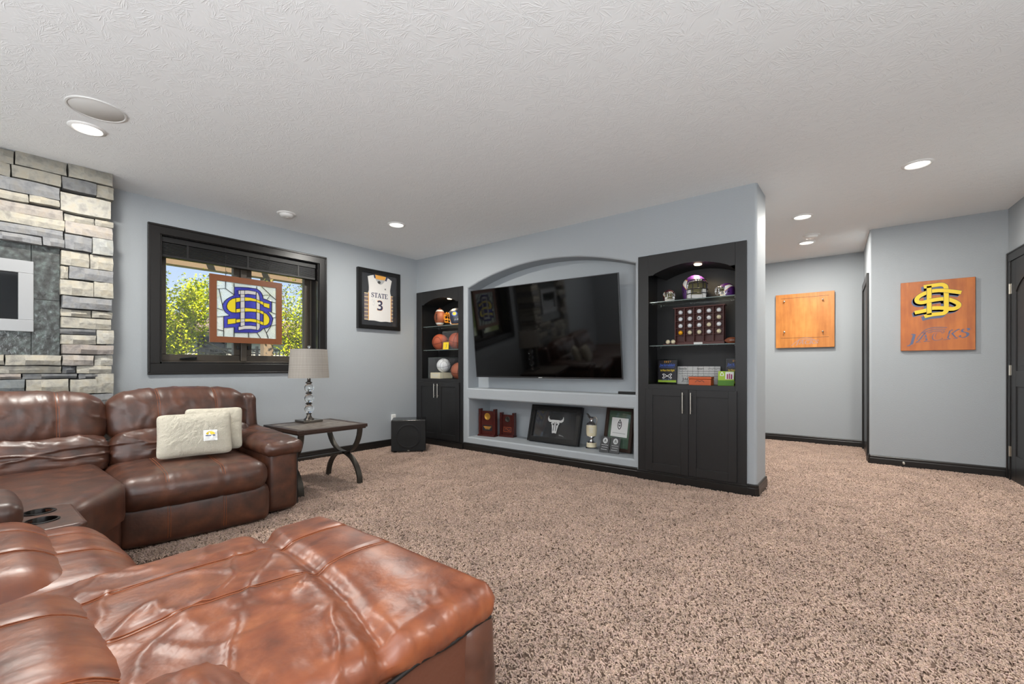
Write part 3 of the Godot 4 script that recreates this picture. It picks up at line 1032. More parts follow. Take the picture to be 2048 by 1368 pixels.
	# chains from the head of the window
	for x in [-0.21, 0.225]:
		var st := st_new()
		tube_in(st, [Vector3(x, H + 0.03, 0), Vector3(x, 2.37 - 1.372, 0)], 0.0016, 5)
		tube_in(st, curve3([Vector3(x, H + 0.05, 0), Vector3(x + 0.012, H + 0.04, 0), Vector3(x + 0.006, H + 0.018, 0), Vector3(x - 0.012, H + 0.022, 0)]), 0.0025, 5)
		tube_in(st, [Vector3(x, H + 0.024, 0), Vector3(x, H - 0.005, 0)], 0.0025, 5)
		part("hanging_chain", st.commit(), M.black, t)

func _shift(p: PackedVector2Array, dx: float, dy: float) -> PackedVector2Array:
	var o := PackedVector2Array()
	for q in p:
		o.append(q + Vector2(dx, dy))
	return o

# ------------------------------------------------------------------ outside the window
func outdoors() -> void:
	var g := struct("ground", span(Vector3(-70, 0.4, -60), Vector3(-0.6, 0.78, 40)), M.lawn, "lawn rising outside the window", "lawn")
	g.name = "ground"
	var pg := thing("pergola", "cedar deck beam and posts crossing outside the window", "pergola", Vector3(-3.0, 0.78, 1.6))
	part("beam", span(Vector3(-0.08, 1.875, -5.0), Vector3(0.08, 2.11, 5.0), 0.006), M.cedar, pg)
	for z in [-0.74, 3.4, -4.6]:
		part("post", span(Vector3(-0.075, -0.05, z - 0.08), Vector3(0.075, 1.88, z + 0.08), 0.006), M.cedar, pg)
	for k in 12:
		part("joist", span(Vector3(-0.4, 2.11, -4.7 + k * 0.82), Vector3(2.65, 2.3, -4.66 + k * 0.82), 0.004), M.cedar, pg)
	var f := thing("fence", "black iron picket fence across the neighbouring yard", "fence", Vector3(-9.0, 0.75, 0))
	part("rail", spans([[-0.02, 0.12, -9, 0.02, 0.16, 4], [-0.02, 0.74, -9, 0.02, 0.78, 4], [-0.02, 0.86, -9, 0.02, 0.9, 4]]), M.black, f)
	var pk := st_new()
	for k in 118:
		rb(pk, Vector3(0, 0.45, -8.95 + k * 0.11), Vector3(0.018, 0.9, 0.018))
	part("pickets", pk.commit(), M.black, f).set_meta("kind", "stuff")
	for k in 6:
		part("post", span(Vector3(-0.035, 0, -8.6 + k * 2.4), Vector3(0.035, 0.98, -8.53 + k * 2.4), 0.004), M.black, f)
	var h := thing("neighbouring_house", "grey neighbouring house with a brown shingled roof behind the fence", "house", Vector3(-15.0, 0.7, -4.0))
	part("wall", spans([[-6, 0, -4.5, 0, 1.85, 4.5]]), M.siding, h)
	var rp := PackedVector2Array([Vector2(0.5, 1.75), Vector2(-3.0, 2.6), Vector2(-6.5, 1.75), Vector2(-6.5, 1.87), Vector2(-3.0, 2.72), Vector2(0.5, 1.87)])
	part("roof", prism(rp, -4.9, 4.9), M.roof, h)
	part("gable", spans([[-4.5, 1.8, -4.3, -1.5, 2.2, 4.3]]), M.siding, h)
	for k in 2:
		part("window", span(Vector3(-0.02, 0.9, -2.2 + k * 3.6), Vector3(0.03, 1.6, -1.2 + k * 3.6), 0.01), M.gloss_black, h)
	var sr := st_new()
	tube_in(sr, [Vector3(0.6, 1.9, 2.4), Vector3(0.6, 0.5, -0.6)], 0.03, 5)
	tube_in(sr, [Vector3(0.6, 1.4, 2.4), Vector3(0.6, 0.0, -0.6)], 0.05, 5)
	for k in 9:
		var t := k / 8.0
		tube_in(sr, [Vector3(0.6, lerpf(1.4, 0.0, t), lerpf(2.4, -0.6, t)), Vector3(0.6, lerpf(1.9, 0.5, t), lerpf(2.4, -0.6, t))], 0.015, 4)
	part("stair_rail", sr.commit(), M.black, h)
	tree("shrub", "bright yellow-green leafy shrub outside the left pane", Vector3(-2.45, 0.76, 2.45), 1.62, 0.72, 12000, 3)
	tree("shrub", "small leafy tree outside the right pane beside the cedar post", Vector3(-2.2, 0.76, 0.72), 1.6, 0.5, 4200, 9)

func tree(called: String, label: String, where: Vector3, high: float, wide: float, n: int, sd: int) -> void:
	var t := thing(called, label, "shrub", where)
	var r := RandomNumberGenerator.new()
	r.seed = sd
	var st := st_new()
	var tips := []
	for k in 9:
		var a := r.randf() * TAU
		var s := r.randf_range(0.25, 1.0) * wide
		var e := Vector3(cos(a) * s, high * r.randf_range(0.7, 1.02), sin(a) * s)
		var b := Vector3(cos(a) * 0.06, 0.0, sin(a) * 0.06)
		var pts := curve3([b, b.lerp(e, 0.35) + Vector3(0, 0.12, 0), b.lerp(e, 0.7) + Vector3(0, 0.07, 0), e], 5)
		var rad := []
		for i in pts.size():
			rad.append(lerpf(0.014, 0.003, float(i) / pts.size()))
		tube_in(st, pts, rad, 5)
		for i in range(4, pts.size()):
			tips.append(pts[i])
			var q := Vector3(r.randf_range(-1, 1), r.randf_range(0.1, 1.0), r.randf_range(-1, 1)).normalized() * r.randf_range(0.1, 0.3) * (wide + 0.3)
			tube_in(st, [pts[i], pts[i] + q * 0.5 + Vector3(0, 0.02, 0), pts[i] + q], [0.005, 0.003, 0.002], 4)
			tips.append(pts[i] + q)
			tips.append(pts[i] + q * 0.6)
	part("branch", st.commit(), M.bark, t)
	var lf := st_new()
	for k in n:
		var c: Vector3 = tips[r.randi() % tips.size()] + Vector3(r.randfn(), r.randfn(), r.randfn()) * 0.075
		var b := Basis.from_euler(Vector3(r.randf_range(-1.0, 1.0), r.randf() * TAU, r.randf_range(-0.9, 0.9)))
		var l := r.randf_range(0.03, 0.052)
		var w := l * 0.33
		var v := r.randf()
		var col := Color(0.17, 0.27, 0.01).lerp(Color(0.72, 0.74, 0.02), v)
		lf.set_color(col)
		quad(lf, c + b * Vector3(0, 0, -l * 0.5), c + b * Vector3(w, 0.006, 0), c + b * Vector3(0, 0, l * 0.5), c + b * Vector3(-w, 0.006, 0))
	part("foliage", lf.commit(), M.leaf, t).set_meta("kind", "stuff")

# ------------------------------------------------------------------ fittings on the ceiling
func lamps() -> void:
	var cans := [[1.18, 3.735, "round recessed ceiling light beside the ceiling speaker, nearest the stone chimney"], [1.134, 1.218, "round recessed ceiling light near the corner above the framed jersey"], [5.531, -0.393, "round recessed ceiling light nearest the right edge, in front of the hallway"], [4.692, -1.278, "round recessed ceiling light in the hallway mouth, before the smoke alarm"], [4.621, -2.476, "round recessed ceiling light deepest in the hallway, behind the smoke alarm"],
		[1.18, 6.3, "behind the sofa corner"], [3.6, 6.7, "before the glazed doors"], [5.9, 6.4, "by the side window"], [6.3, 2.6, "beside the right wall"], [3.1, -2.1, "behind the television wall"]]
	for c in cans:
		var label: String = c[2] if c[2].begins_with("round") else "round recessed ceiling light out of the picture, " + c[2]
		var t := thing("recessed_light", label, "ceiling light", Vector3(c[0], ROOM_H, c[1]), 0.0, "recessed ceiling lights")
		part("trim_ring", lathe([Vector2(0.073, -0.004), Vector2(0.078, -0.011), Vector2(0.095, -0.006), Vector2(0.0975, 0.0), Vector2(0.073, 0.0), Vector2(0.073, -0.004)], 32), M.white, t)
		part("lens", lathe([Vector2(0.0, -0.007), Vector2(0.06, -0.006), Vector2(0.074, -0.004), Vector2(0.074, 0.0)], 32), M.lens, t)
		var l := AreaLight3D.new()
		l.name = "lamp"
		t.add_child(l, true)
		l.position = Vector3(0, -0.013, 0)
		l.rotation.x = -PI / 2
		l.area_size = Vector2(0.1, 0.1)
		l.light_color = Color(1.0, 0.985, 0.955)
		l.light_energy = CAN_E
		l.area_range = 20.0
		l.shadow_enabled = true
	one("ceiling_speaker", lathe([Vector2(0.0, -0.006), Vector2(0.125, -0.006), Vector2(0.128, -0.003), Vector2(0.133, -0.008), Vector2(0.142, -0.006), Vector2(0.144, 0.0)], 48), M.offwhite, "large white round in-ceiling speaker grille above the stone chimney", "speaker", at(1.524, ROOM_H, 3.739))
	for s in [[0.54, 2.145, "white round smoke alarm on the ceiling above the window"], [4.70, -2.128, "white round smoke alarm between the two hallway lights"]]:
		var t := thing("smoke_alarm", s[2], "smoke alarm", Vector3(s[0], ROOM_H, s[1]), 0.0, "smoke alarms")
		part("base", lathe([Vector2(0.0, -0.012), Vector2(0.078, -0.012), Vector2(0.088, -0.006), Vector2(0.09, 0.0)], 32), M.white, t)
		part("cover", lathe([Vector2(0.0, -0.04), Vector2(0.04, -0.04), Vector2(0.056, -0.034), Vector2(0.064, -0.022), Vector2(0.066, -0.012)], 32), M.white, t)
		part("button", lathe([Vector2(0.0, -0.044), Vector2(0.014, -0.043), Vector2(0.016, -0.04)], 16), M.offwhite, t)

# ------------------------------------------------------------------ the two cabinets
func cabinet(label: String, x0: float, x1: float, top: float, a0: float, a1: float, shelf_y: Array, d0: float, dm: float, d1: float, hx: Array, puck_x: float) -> Node3D:
	var t := thing("display_cabinet", label, "cabinet", Vector3((x0 + x1) * 0.5, 0, 0), 0.0, "built-in display cabinets")
	var cx := (x0 + x1) * 0.5
	var st := st_new()
	var zf := 0.02
	rb(st, Vector3((x0 + a0) * 0.5 - cx, (0.09 + top) * 0.5, zf * 0.5), Vector3(a0 - x0, top - 0.09, zf), 0.003)
	rb(st, Vector3((a1 + x1) * 0.5 - cx, (0.09 + top) * 0.5, zf * 0.5), Vector3(x1 - a1, top - 0.09, zf), 0.003)
	rb(st, Vector3((a0 + a1) * 0.5 - cx, 0.922, zf * 0.5), Vector3(a1 - a0, 0.056, zf), 0.002)
	rb(st, Vector3((a0 + a1) * 0.5 - cx, 0.105, zf * 0.5), Vector3(a1 - a0, 0.03, zf), 0.002)
	var rail := PackedVector2Array([Vector2(a1 - cx, top), Vector2(a0 - cx, top), Vector2(a0 - cx, 2.013), Vector2(a0 + 0.05 - cx, 2.013)])
	for i in 21:
		var x := lerpf(a0 + 0.05, a1 - 0.05, i / 20.0)
		rail.append(Vector2(x - cx, arch_y(x, a0 + 0.05, a1 - 0.05, 2.02, 0.072)))
	rail.append(Vector2(a1 - 0.05 - cx, 2.013))
	rail.append(Vector2(a1 - cx, 2.013))
	prism_in(st, rail, 0.0, zf)
	part("face_frame", st.commit(), M.cabinet, t)
	var l := a0 - 0.05 - cx
	var r := a1 + 0.05 - cx
	part("carcass", spans([[l - 0.006, 0.11, -0.37, l, 2.16, -0.001], [r, 0.11, -0.37, r + 0.006, 2.16, -0.001], [l, 0.11, -0.37, r, 2.16, -0.355], [l, 0.92, -0.355, r, 0.945, -0.001], [l, 2.095, -0.355, r, 2.115, -0.001]]), M.cabinet_in, t)
	# arched ceiling of the niche
	var ar := st_new()
	for i in 16:
		var xa := lerpf(a0 + 0.05, a1 - 0.05, i / 16.0)
		var xb := lerpf(a0 + 0.05, a1 - 0.05, (i + 1) / 16.0)
		var ya := arch_y(xa, a0 + 0.05, a1 - 0.05, 2.02, 0.072)
		var yb := arch_y(xb, a0 + 0.05, a1 - 0.05, 2.02, 0.072)
		quad(ar, Vector3(xa - cx, ya, -0.001), Vector3(xa - cx, ya, -0.354), Vector3(xb - cx, yb, -0.354), Vector3(xb - cx, yb, -0.001))
	part("arch_soffit", ar.commit(), M.cabinet_in, t)
	for y in shelf_y:
		var s := part("shelf", span(Vector3(a0 + 0.002 - cx, y - 0.008, -0.345), Vector3(a1 - 0.002 - cx, y, -0.012)), M.shelf_glass, t, Transform3D(), "clear glass shelf")
		part("edge", span(Vector3(a0 + 0.002 - cx, y - 0.008, -0.0118), Vector3(a1 - 0.002 - cx, y, -0.0098)), M.glass_edge, s)
		for px in [a0 + 0.012, a1 - 0.012]:
			for pz in [-0.06, -0.3]:
				part("shelf_pin", lathe([Vector2(0, -0.006), Vector2(0.007, -0.006), Vector2(0.007, 0.006), Vector2(0, 0.006)], 10), M.chrome, s, rot(px - cx, y - 0.015, pz, 0, 0, PI / 2))
	for k in 2:
		var e0 := d0 if k == 0 else dm + 0.0015
		var e1 := dm - 0.0015 if k == 0 else d1
		var sw := 0.068
		var y0 := 0.108
		var y1 := 0.905
		var d := part("door", spans([[e0 - cx, y0, zf, e0 + sw - cx, y1, zf + 0.02], [e1 - sw - cx, y0, zf, e1 - cx, y1, zf + 0.02], [e0 + sw - cx, y0, zf, e1 - sw - cx, y0 + 0.075, zf + 0.02], [e0 + sw - cx, y1 - 0.065, zf, e1 - sw - cx, y1, zf + 0.02]], 0.002), M.cabinet, t)
		part("panel", span(Vector3(e0 + sw - 0.005 - cx, y0 + 0.07, zf + 0.001), Vector3(e1 - sw + 0.005 - cx, y1 - 0.06, zf + 0.011)), M.cabinet, d)
		var hs := st_new()
		var x: float = hx[k] - cx
		tube_in(hs, [Vector3(x, 0.685, zf + 0.048), Vector3(x, 0.88, zf + 0.048)], 0.006, 10)
		for hy in [0.71, 0.855]:
			tube_in(hs, [Vector3(x, hy, zf + 0.018), Vector3(x, hy, zf + 0.048)], 0.005, 8)
		part("handle", hs.commit(), M.steel, d, Transform3D(), "brushed steel bar handle")
	part("plinth", spans([[x0 - 0.008 - cx, 0.0, 0.0, x1 + 0.008 - cx, 0.082, 0.032], [x0 - 0.008 - cx, 0.082, 0.0, x1 + 0.008 - cx, 0.096, 0.024]], 0.003), M.trim, t)
	var py := arch_y(puck_x, a0 + 0.05, a1 - 0.05, 2.02, 0.072)
	part("puck_light", lathe([Vector2(0.0, -0.012), Vector2(0.03, -0.012), Vector2(0.034, -0.008), Vector2(0.036, 0.0)], 20), M.puck, t, at(puck_x - cx, py, -0.09))
	var lp := SpotLight3D.new()
	lp.name = "lamp"
	t.add_child(lp, true)
	lp.position = Vector3(puck_x - cx, py - 0.03, -0.09)
	lp.rotation.x = -PI / 2
	lp.spot_angle = 78.0
	lp.spot_angle_attenuation = 1.0
	lp.light_color = Color(1.0, 0.90, 0.74)
	lp.light_energy = 0.28
	lp.light_size = 0.02
	lp.spot_range = 12.0
	lp.shadow_enabled = true
	return t

func cabinets() -> void:
	cabinet("black built-in display cabinet in the corner holding balls and a helmet", 0.015, 0.969, 2.207, 0.133, 0.887, [1.702, 1.362], 0.075, 0.496, 0.92, [0.448, 0.52], 0.607)
	cabinet("black built-in display cabinet right of the television holding the golf ball rack", 3.432, 4.41, 2.215, 3.537, 4.318, [1.757, 1.329], 3.518, 3.927, 4.336, [3.88, 3.954], 3.975)
	# right cabinet, top shelf
	helmet("football_helmet", "full-size purple football helmet with white horn on the top glass shelf", Vector3(3.925, 1.758, -0.16), deg_to_rad(32), 1.0, M.purple, M.navy_dark, true)
	helmet("miniature_helmet", "miniature maroon football helmet left of the big purple helmet", Vector3(3.685, 1.758, -0.14), deg_to_rad(30), 0.52, M.maroon_shell, M.chrome, true)
	helmet("miniature_helmet", "miniature purple football helmet with light mask right of the big helmet", Vector3(4.213, 1.758, -0.14), deg_to_rad(-52), 0.54, M.purple, M.chrome, true)
	golf_rack()
	# two golf balls on a little wooden stand
	one("ball_stand", span(Vector3(-0.058, 0, -0.025), Vector3(0.058, 0.014, 0.025), 0.003), M.cherry, "small cherry wood stand under two golf balls, left of the rack", "stand", at(3.70, 1.33, -0.12))
	for k in 2:
		one("golf_ball", lathe(ball_profile(0.0213, 10), 18), M.golf_cream, ["cream golf ball on the small stand, nearer the cabinet side", "cream golf ball on the small stand, nearer the ball rack"][k], "golf ball", at(3.682 + 0.05 * k, 1.365, -0.12), "golf balls on the small stand")
	football("miniature_football", "tiny tan leather football at the right end of the middle shelf", at(4.255, 1.362, -0.15), 0.062, 0.031, PI / 2, false)
	award("award_plaque", "black golf award plaque with yellow lettering standing at the left of the cabinet floor", Vector3(3.63, 0.948, -0.24), 0.2, 0.245, 0.08, true)
	award("award_plaque", "black golf award plaque partly hidden by the cabinet's right side", Vector3(4.268, 0.948, -0.26), 0.19, 0.25, 0.1, false)
	family_sign()
	var bx := thing("copper_box", "copper-coloured leather box in front of the whitewashed sign", "box", Vector3(4.0, 0.946, -0.11), deg_to_rad(4))
	part("body", span(Vector3(-0.098, 0.0, -0.07), Vector3(0.098, 0.058, 0.07), 0.004), M.copper_box, bx)
	part("lid", span(Vector3(-0.1, 0.059, -0.072), Vector3(0.1, 0.08, 0.072), 0.004), M.copper_box, bx)
	part("emblem", strokes([curve2(pv([-0.04, 0.03, -0.02, 0.045, 0.0, 0.036, 0.02, 0.045, 0.04, 0.03]))], 0.005, 0.070, 0.0712), M.cherry, bx)
	var gp := thing("photo_plaque", "small green golf photo plaque leaning at the cabinet's right side", "photo plaque", Vector3(4.205, 0.946, -0.12), deg_to_rad(2))
	var gt := rot(0, 0, 0, deg_to_rad(-9), 0, 0)
	part("board", span(Vector3(-0.062, 0.0, -0.008), Vector3(0.075, 0.135, 0.0), 0.002), M.grass_print, gp, gt)
	part("photo", span(Vector3(0.0, 0.06, 0.0004), Vector3(0.07, 0.128, 0.0014)), M.white, gp, gt)
	part("figures", spans([[0.012, 0.062, 0.0015, 0.024, 0.108, 0.0025], [0.03, 0.062, 0.0015, 0.04, 0.112, 0.0025], [0.046, 0.062, 0.0015, 0.058, 0.106, 0.0025]]), M.pink_print, gp, gt)
	part("crest", strokes([curve2(pv([-0.045, 0.095, -0.03, 0.125, -0.015, 0.095, -0.045, 0.095]))], 0.006, 0.0004, 0.0018), M.white, gp, gt)
	part("lawn_print", span(Vector3(-0.06, 0.002, 0.0004), Vector3(0.073, 0.05, 0.0012)), M.lawn_print, gp, gt)
	# left cabinet
	football("football", "brown football with white stripes standing on its tip on the top shelf", at(0.335, 1.704 + 0.137, -0.15), 0.137, 0.083, 0.0, true)
	helmet("football_helmet", "dark navy football helmet with orange mask on the corner cabinet's top shelf", Vector3(0.70, 1.703, -0.14), deg_to_rad(-62), 1.0, M.navy_shell, M.orange_mask, false)
	basketball("orange basketball left of the boxed ball on the middle shelf", Vector3(0.30, 1.363 + 0.119, -0.19), 0.119, M.basketball, 0.4)
	basketball("orange basketball inside the clear case on the middle shelf", Vector3(0.665, 1.369 + 0.117, -0.17), 0.117, M.basketball, 2.0)
	display_case("clear acrylic ball case with a yellow card on the middle shelf", Vector3(0.665, 1.363, -0.17), 0.28, 0.25)
	var yc := one("ticket_card", span(Vector3(-0.055, 0.0, 0.0), Vector3(0.055, 0.1, 0.002)), M.yellow, "small yellow card leaning on the clear case", "card", rot(0.60, 1.3635, -0.02, deg_to_rad(-5), 0, 0))
	part("print", strokes([curve2(pv([0.0, 0.02, 0.015, 0.04, 0.005, 0.055, 0.02, 0.07]))], 0.006, 0.0022, 0.003), M.slate_blue, yc)
	basketball("white basketball in the low clear case on the cabinet floor", Vector3(0.375, 1.038 + 0.102, -0.19), 0.102, M.golf, 0.9)
	display_case("clear acrylic case on a white base around the white basketball", Vector3(0.375, 0.9455, -0.19), 0.31, 0.305)
	var bs := one("case_base", span(Vector3(-0.145, 0, -0.12), Vector3(0.06, 0.086, 0.128), 0.003), M.golf_cream, "cream base block under the white basketball", "base", at(0.375, 0.9495, -0.19))
	part("caption", strokes([pv([-0.11, 0.055, 0.03, 0.055]), pv([-0.09, 0.035, 0.01, 0.035])], 0.008, 0.128, 0.129), M.offwhite, bs)
	basketball("worn tan basketball beside the white ball on the cabinet floor", Vector3(0.745, 0.946 + 0.117, -0.14), 0.117, M.basketball_b, 1.2)

func helmet(called: String, label: String, where: Vector3, turn: float, s: float, shell: Material, mask: Material, horn: bool) -> void:
	var t := thing(called, label, "helmet", where, turn, "football helmets" if called == "football_helmet" else "miniature helmets")
	var E := Vector3(0.112, 0.12, 0.138) * s
	var cy := 0.122 * s
	var P := func(th: float, ph: float, k: float) -> Vector3:   # th round the head from the front, ph up
		var p := Vector3(sin(th) * cos(ph) * E.x, sin(ph) * E.y, cos(th) * cos(ph) * E.z) * k
		if ph < 0.0:   # jaw sides run straight down, nape tucks in
			var q := Vector3(sin(th) * E.x, 0, cos(th) * E.z) * k * (1.0 - 0.12 * ph * ph)
			p = Vector3(q.x, sin(ph) * E.y * 1.02, q.z)
		return p + Vector3(0, cy, 0)
	var nth := 56
	var lo := func(th: float) -> float:   # lower rim of the shell for each direction
		var a := absf(wrapf(th, -PI, PI))
		if a < 0.85:
			return 0.42 - 0.08 * a
		if a < 1.15:
			return lerpf(0.35, -1.05, smoothstep(0.85, 1.15, a))
		if a < 1.75:
			return -1.15
		return lerpf(-1.15, -0.95, smoothstep(1.75, 2.4, a))
	for k in 2:
		var kk := 1.0 if k == 0 else 0.93
		var m := grid(func(u: float, v: float) -> Vector3:
			var th := u * TAU
			return P.call(th, lerpf(lo.call(th), PI / 2, v), kk), nth, 16)
		part("shell" if k == 0 else "padding", m, shell if k == 0 else M.padding, t)
	var rim := []
	for i in nth + 1:
		var th := TAU * i / nth
		rim.append(P.call(th, lo.call(th), 0.985))
	part("rim_trim", tube(rim, 0.0045 * s, 6), M.chrome if horn else mask, t)
	# mask
	var st := st_new()
	var out := 1.32
	for y in [0.052, 0.02, -0.035, -0.075]:
		var pts := []
		for i in 13:
			var a := lerpf(-1.0, 1.0, i / 12.0) * (0.72 if y > 0.04 else 1.0)
			var f := cos(a * 1.2) * 0.045 * (1.0 if y < 0.04 else 0.5)
			pts.append(Vector3(sin(a) * E.x * 1.01, cy + y * s, cos(a) * (E.z * 1.0) + f * s))
		tube_in(st, pts, 0.0042 * s, 6)
	for a in [-0.55, -0.2, 0.2, 0.55]:
		var pts := []
		for y in [0.052, 0.02, -0.035, -0.075]:
			var f := cos(a * 1.2) * 0.045 * (1.0 if y < 0.04 else 0.5)
			pts.append(Vector3(sin(a) * E.x * 1.04, cy + y * s, cos(a) * E.z * 1.03 + f * s))
		if absf(a) > 0.4:
			pts = pts.slice(1)
		else:
			pts = pts.slice(0, 3) if absf(a) < 0.3 else pts
		tube_in(st, pts, 0.004 * s, 6)
	part("face_mask", st.commit(), mask, t)
	part("jaw_pad", spans([[-0.085 * s, cy - 0.112 * s, 0.02 * s, -0.052 * s, cy - 0.02 * s, 0.075 * s], [0.052 * s, cy - 0.112 * s, 0.02 * s, 0.085 * s, cy - 0.02 * s, 0.075 * s], [-0.05 * s, cy - 0.112 * s, 0.06 * s, 0.05 * s, cy - 0.075 * s, 0.085 * s]], 0.008 * s), M.offwhite, t)
	part("bumper", grid(func(u: float, v: float) -> Vector3:
		return P.call(lerpf(-0.32, 0.32, u), 0.44 + 0.13 * v, 1.012), 8, 2), M.white, t)
	for sd in [-1.0, 1.0]:
		part("ear_hole", lathe([Vector2(0.0, -0.001), Vector2(0.012 * s, -0.001), Vector2(0.012 * s, 0.001), Vector2(0, 0.001)], 14), M.black, t, Transform3D(Basis(Vector3.BACK, PI / 2), P.call(sd * 1.45, -0.35, 1.012)))
		if horn:
			for k in 2:
				var m := grid(func(u: float, v: float) -> Vector3:
					var w: float = (0.30 * (1.0 - u) + 0.02) * (1.0 if k == 1 else 1.25)
					return P.call(sd * lerpf(1.0, 2.3, u), 0.18 + 0.42 * sin(u * PI * 0.75) - 0.06 + (v - 0.5) * w * 2.0 * sd, 1.008 + 0.006 * k), 14, 5)
				part("horn_edge" if k == 0 else "horn", m, M.gold_paint if k == 0 else M.white, t)
		else:
			part("decal", grid(func(u: float, v: float) -> Vector3:
				return P.call(sd * (1.55 + 0.22 * cos(u * TAU) * v), 0.28 + 0.22 * sin(u * TAU) * v, 1.008), 16, 3), M.yellow, t)
			part("decal_edge", grid(func(u: float, v: float) -> Vector3:
				return P.call(sd * (1.55 + 0.31 * cos(u * TAU) * v), 0.28 + 0.31 * sin(u * TAU) * v, 1.005), 16, 3), M.blueprint, t)

func golf_rack() -> void:
	var W := 0.455
	var H := 0.368
	var t := thing("golf_ball_rack", "dark red wooden golf ball display rack with five columns on the middle shelf", "display rack", Vector3(3.957, 1.3295, -0.215))
	part("back_board", span(Vector3(-W / 2, 0.006, -0.012), Vector3(W / 2, H, -0.004)), M.rack, t)
	for k in 6:
		var x := -W / 2 + 0.006 + k * (W - 0.012) / 5.0
		part("divider", span(Vector3(x - 0.004, 0.02, -0.004), Vector3(x + 0.004, H - 0.006, 0.046), 0.001), M.rack, t)
	for k in 5:
		part("ledge", span(Vector3(-W / 2 + 0.004, 0.099 + 0.0668 * k - (0.0668 if k == 0 else 0.0668), -0.004), Vector3(W / 2 - 0.004, 0.104 + 0.0668 * (k - 1), 0.044), 0.001), M.rack, t)
	part("top_cap", span(Vector3(-W / 2 - 0.012, H - 0.006, -0.014), Vector3(W / 2 + 0.012, H + 0.006, 0.054), 0.002), M.rack, t)
	part("foot_board", span(Vector3(-W / 2 - 0.006, 0.0, -0.012), Vector3(W / 2 + 0.006, 0.03, 0.056), 0.002), M.rack, t)
	part("name_plate", span(Vector3(-0.04, 0.006, 0.056), Vector3(0.04, 0.026, 0.0575)), M.offwhite, t)
	var ball := lathe(ball_profile(0.0213, 12), 20)
	var rows := ["top row", "second row", "third row", "bottom row"]
	var cols := ["first column from the left", "second column from the left", "middle column", "second column from the right", "last column on the right"]
	var cream := [[1, 4], [2, 3], [3, 1], [3, 2], [3, 4]]
	for r in 4:
		for c in 5:
			var m: Material = M.golf
			var tone := "white"
			if [r, c] in cream:
				m = M.golf_cream
				tone = "cream"
			if r == 3 and c == 0:
				m = M.golf_gold
				tone = "golden yellow"
			var b := one("golf_ball", ball, m, "%s golf ball in the %s of the rack, %s" % [tone, rows[r], cols[c]], "golf ball", Transform3D(Basis.from_euler(Vector3(r, c, r * c)), Vector3(3.957 - W / 2 + 0.006 + (c + 0.5) * (W - 0.012) / 5.0, 1.3295 + 0.104 + 0.0668 * (3 - r) + 0.0215, -0.215 + 0.018)), "golf balls in the display rack")
			if r == 1 and c == 2:
				part("stamp", lathe([Vector2(0, 0.0), Vector2(0.008, 0.0), Vector2(0.008, 0.0008), Vector2(0, 0.0008)], 10), M.ink, b, Transform3D(b.transform.basis.inverse(), Vector3.ZERO) * Transform3D(Basis(Vector3.RIGHT, PI / 2), Vector3(0, 0, 0.0212)))

func football(called: String, label: String, where: Transform3D, half: float, r: float, tip: float, stripes: bool) -> void:
	var t := thing(called, label, "football", where.origin, deg_to_rad(15))
	var prof := []
	for i in 17:
		var y := lerpf(-1.0, 1.0, i / 16.0)
		prof.append(Vector2(maxf(r * pow(1.0 - y * y, 0.72), 0.0), y * half))
	var lie := Transform3D(Basis(Vector3.BACK, tip), Vector3.ZERO)
	part("ball", lathe(prof, 24), M.pigskin, t, lie)
	if stripes:
		for sgn in [-1.0, 1.0]:
			var p := []
			for i in 4:
				var y: float = sgn * lerpf(0.60, 0.78, i / 3.0)
				p.append(Vector2(r * pow(1.0 - y * y, 0.72) + 0.0008, y * half))
			if sgn < 0:
				p.reverse()
			part("stripe", lathe(p, 24), M.offwhite, t, lie)
	var lc := st_new()
	rb(lc, Vector3(0, 0, r + 0.001), Vector3(r * 0.06, half * 0.62, 0.004), 0.001)
	for k in 7:
		rb(lc, Vector3(0, (k - 3) * half * 0.09, r + 0.002 - absf(k - 3) * 0.0006), Vector3(r * 0.3, half * 0.025, 0.004), 0.001)
	part("laces", lc.commit(), M.ink if stripes else M.offwhite, t, lie)

func basketball(label: String, where: Vector3, r: float, m: Material, turn: float) -> void:
	var t := thing("basketball", label, "basketball", where, 0.0, "display basketballs")
	var b := Basis.from_euler(Vector3(0.25, turn, 0.2))
	part("ball", lathe(ball_profile(r, 20), 32), m, t, Transform3D(b, Vector3.ZERO))
	var st := st_new()
	for k in 4:
		var pts := []
		for i in 33:
			var a := TAU * i / 32.0
			var p := Vector3(cos(a), 0, sin(a))
			if k == 1:
				p = Vector3(cos(a), sin(a), 0)
			elif k > 1:
				p = Vector3(0.55 * cos(a), 0.835 * sin(a) * (0.9 + 0.1 * cos(a)), 0)
				p.z = sqrt(maxf(1.0 - p.x * p.x - p.y * p.y, 0.0)) * (1.0 if k == 2 else -1.0)
			pts.append(p * r * 1.0005)
		tube_in(st, pts, r * 0.018, 5)
	part("seams", st.commit(), M.ink, t, Transform3D(b, Vector3.ZERO))

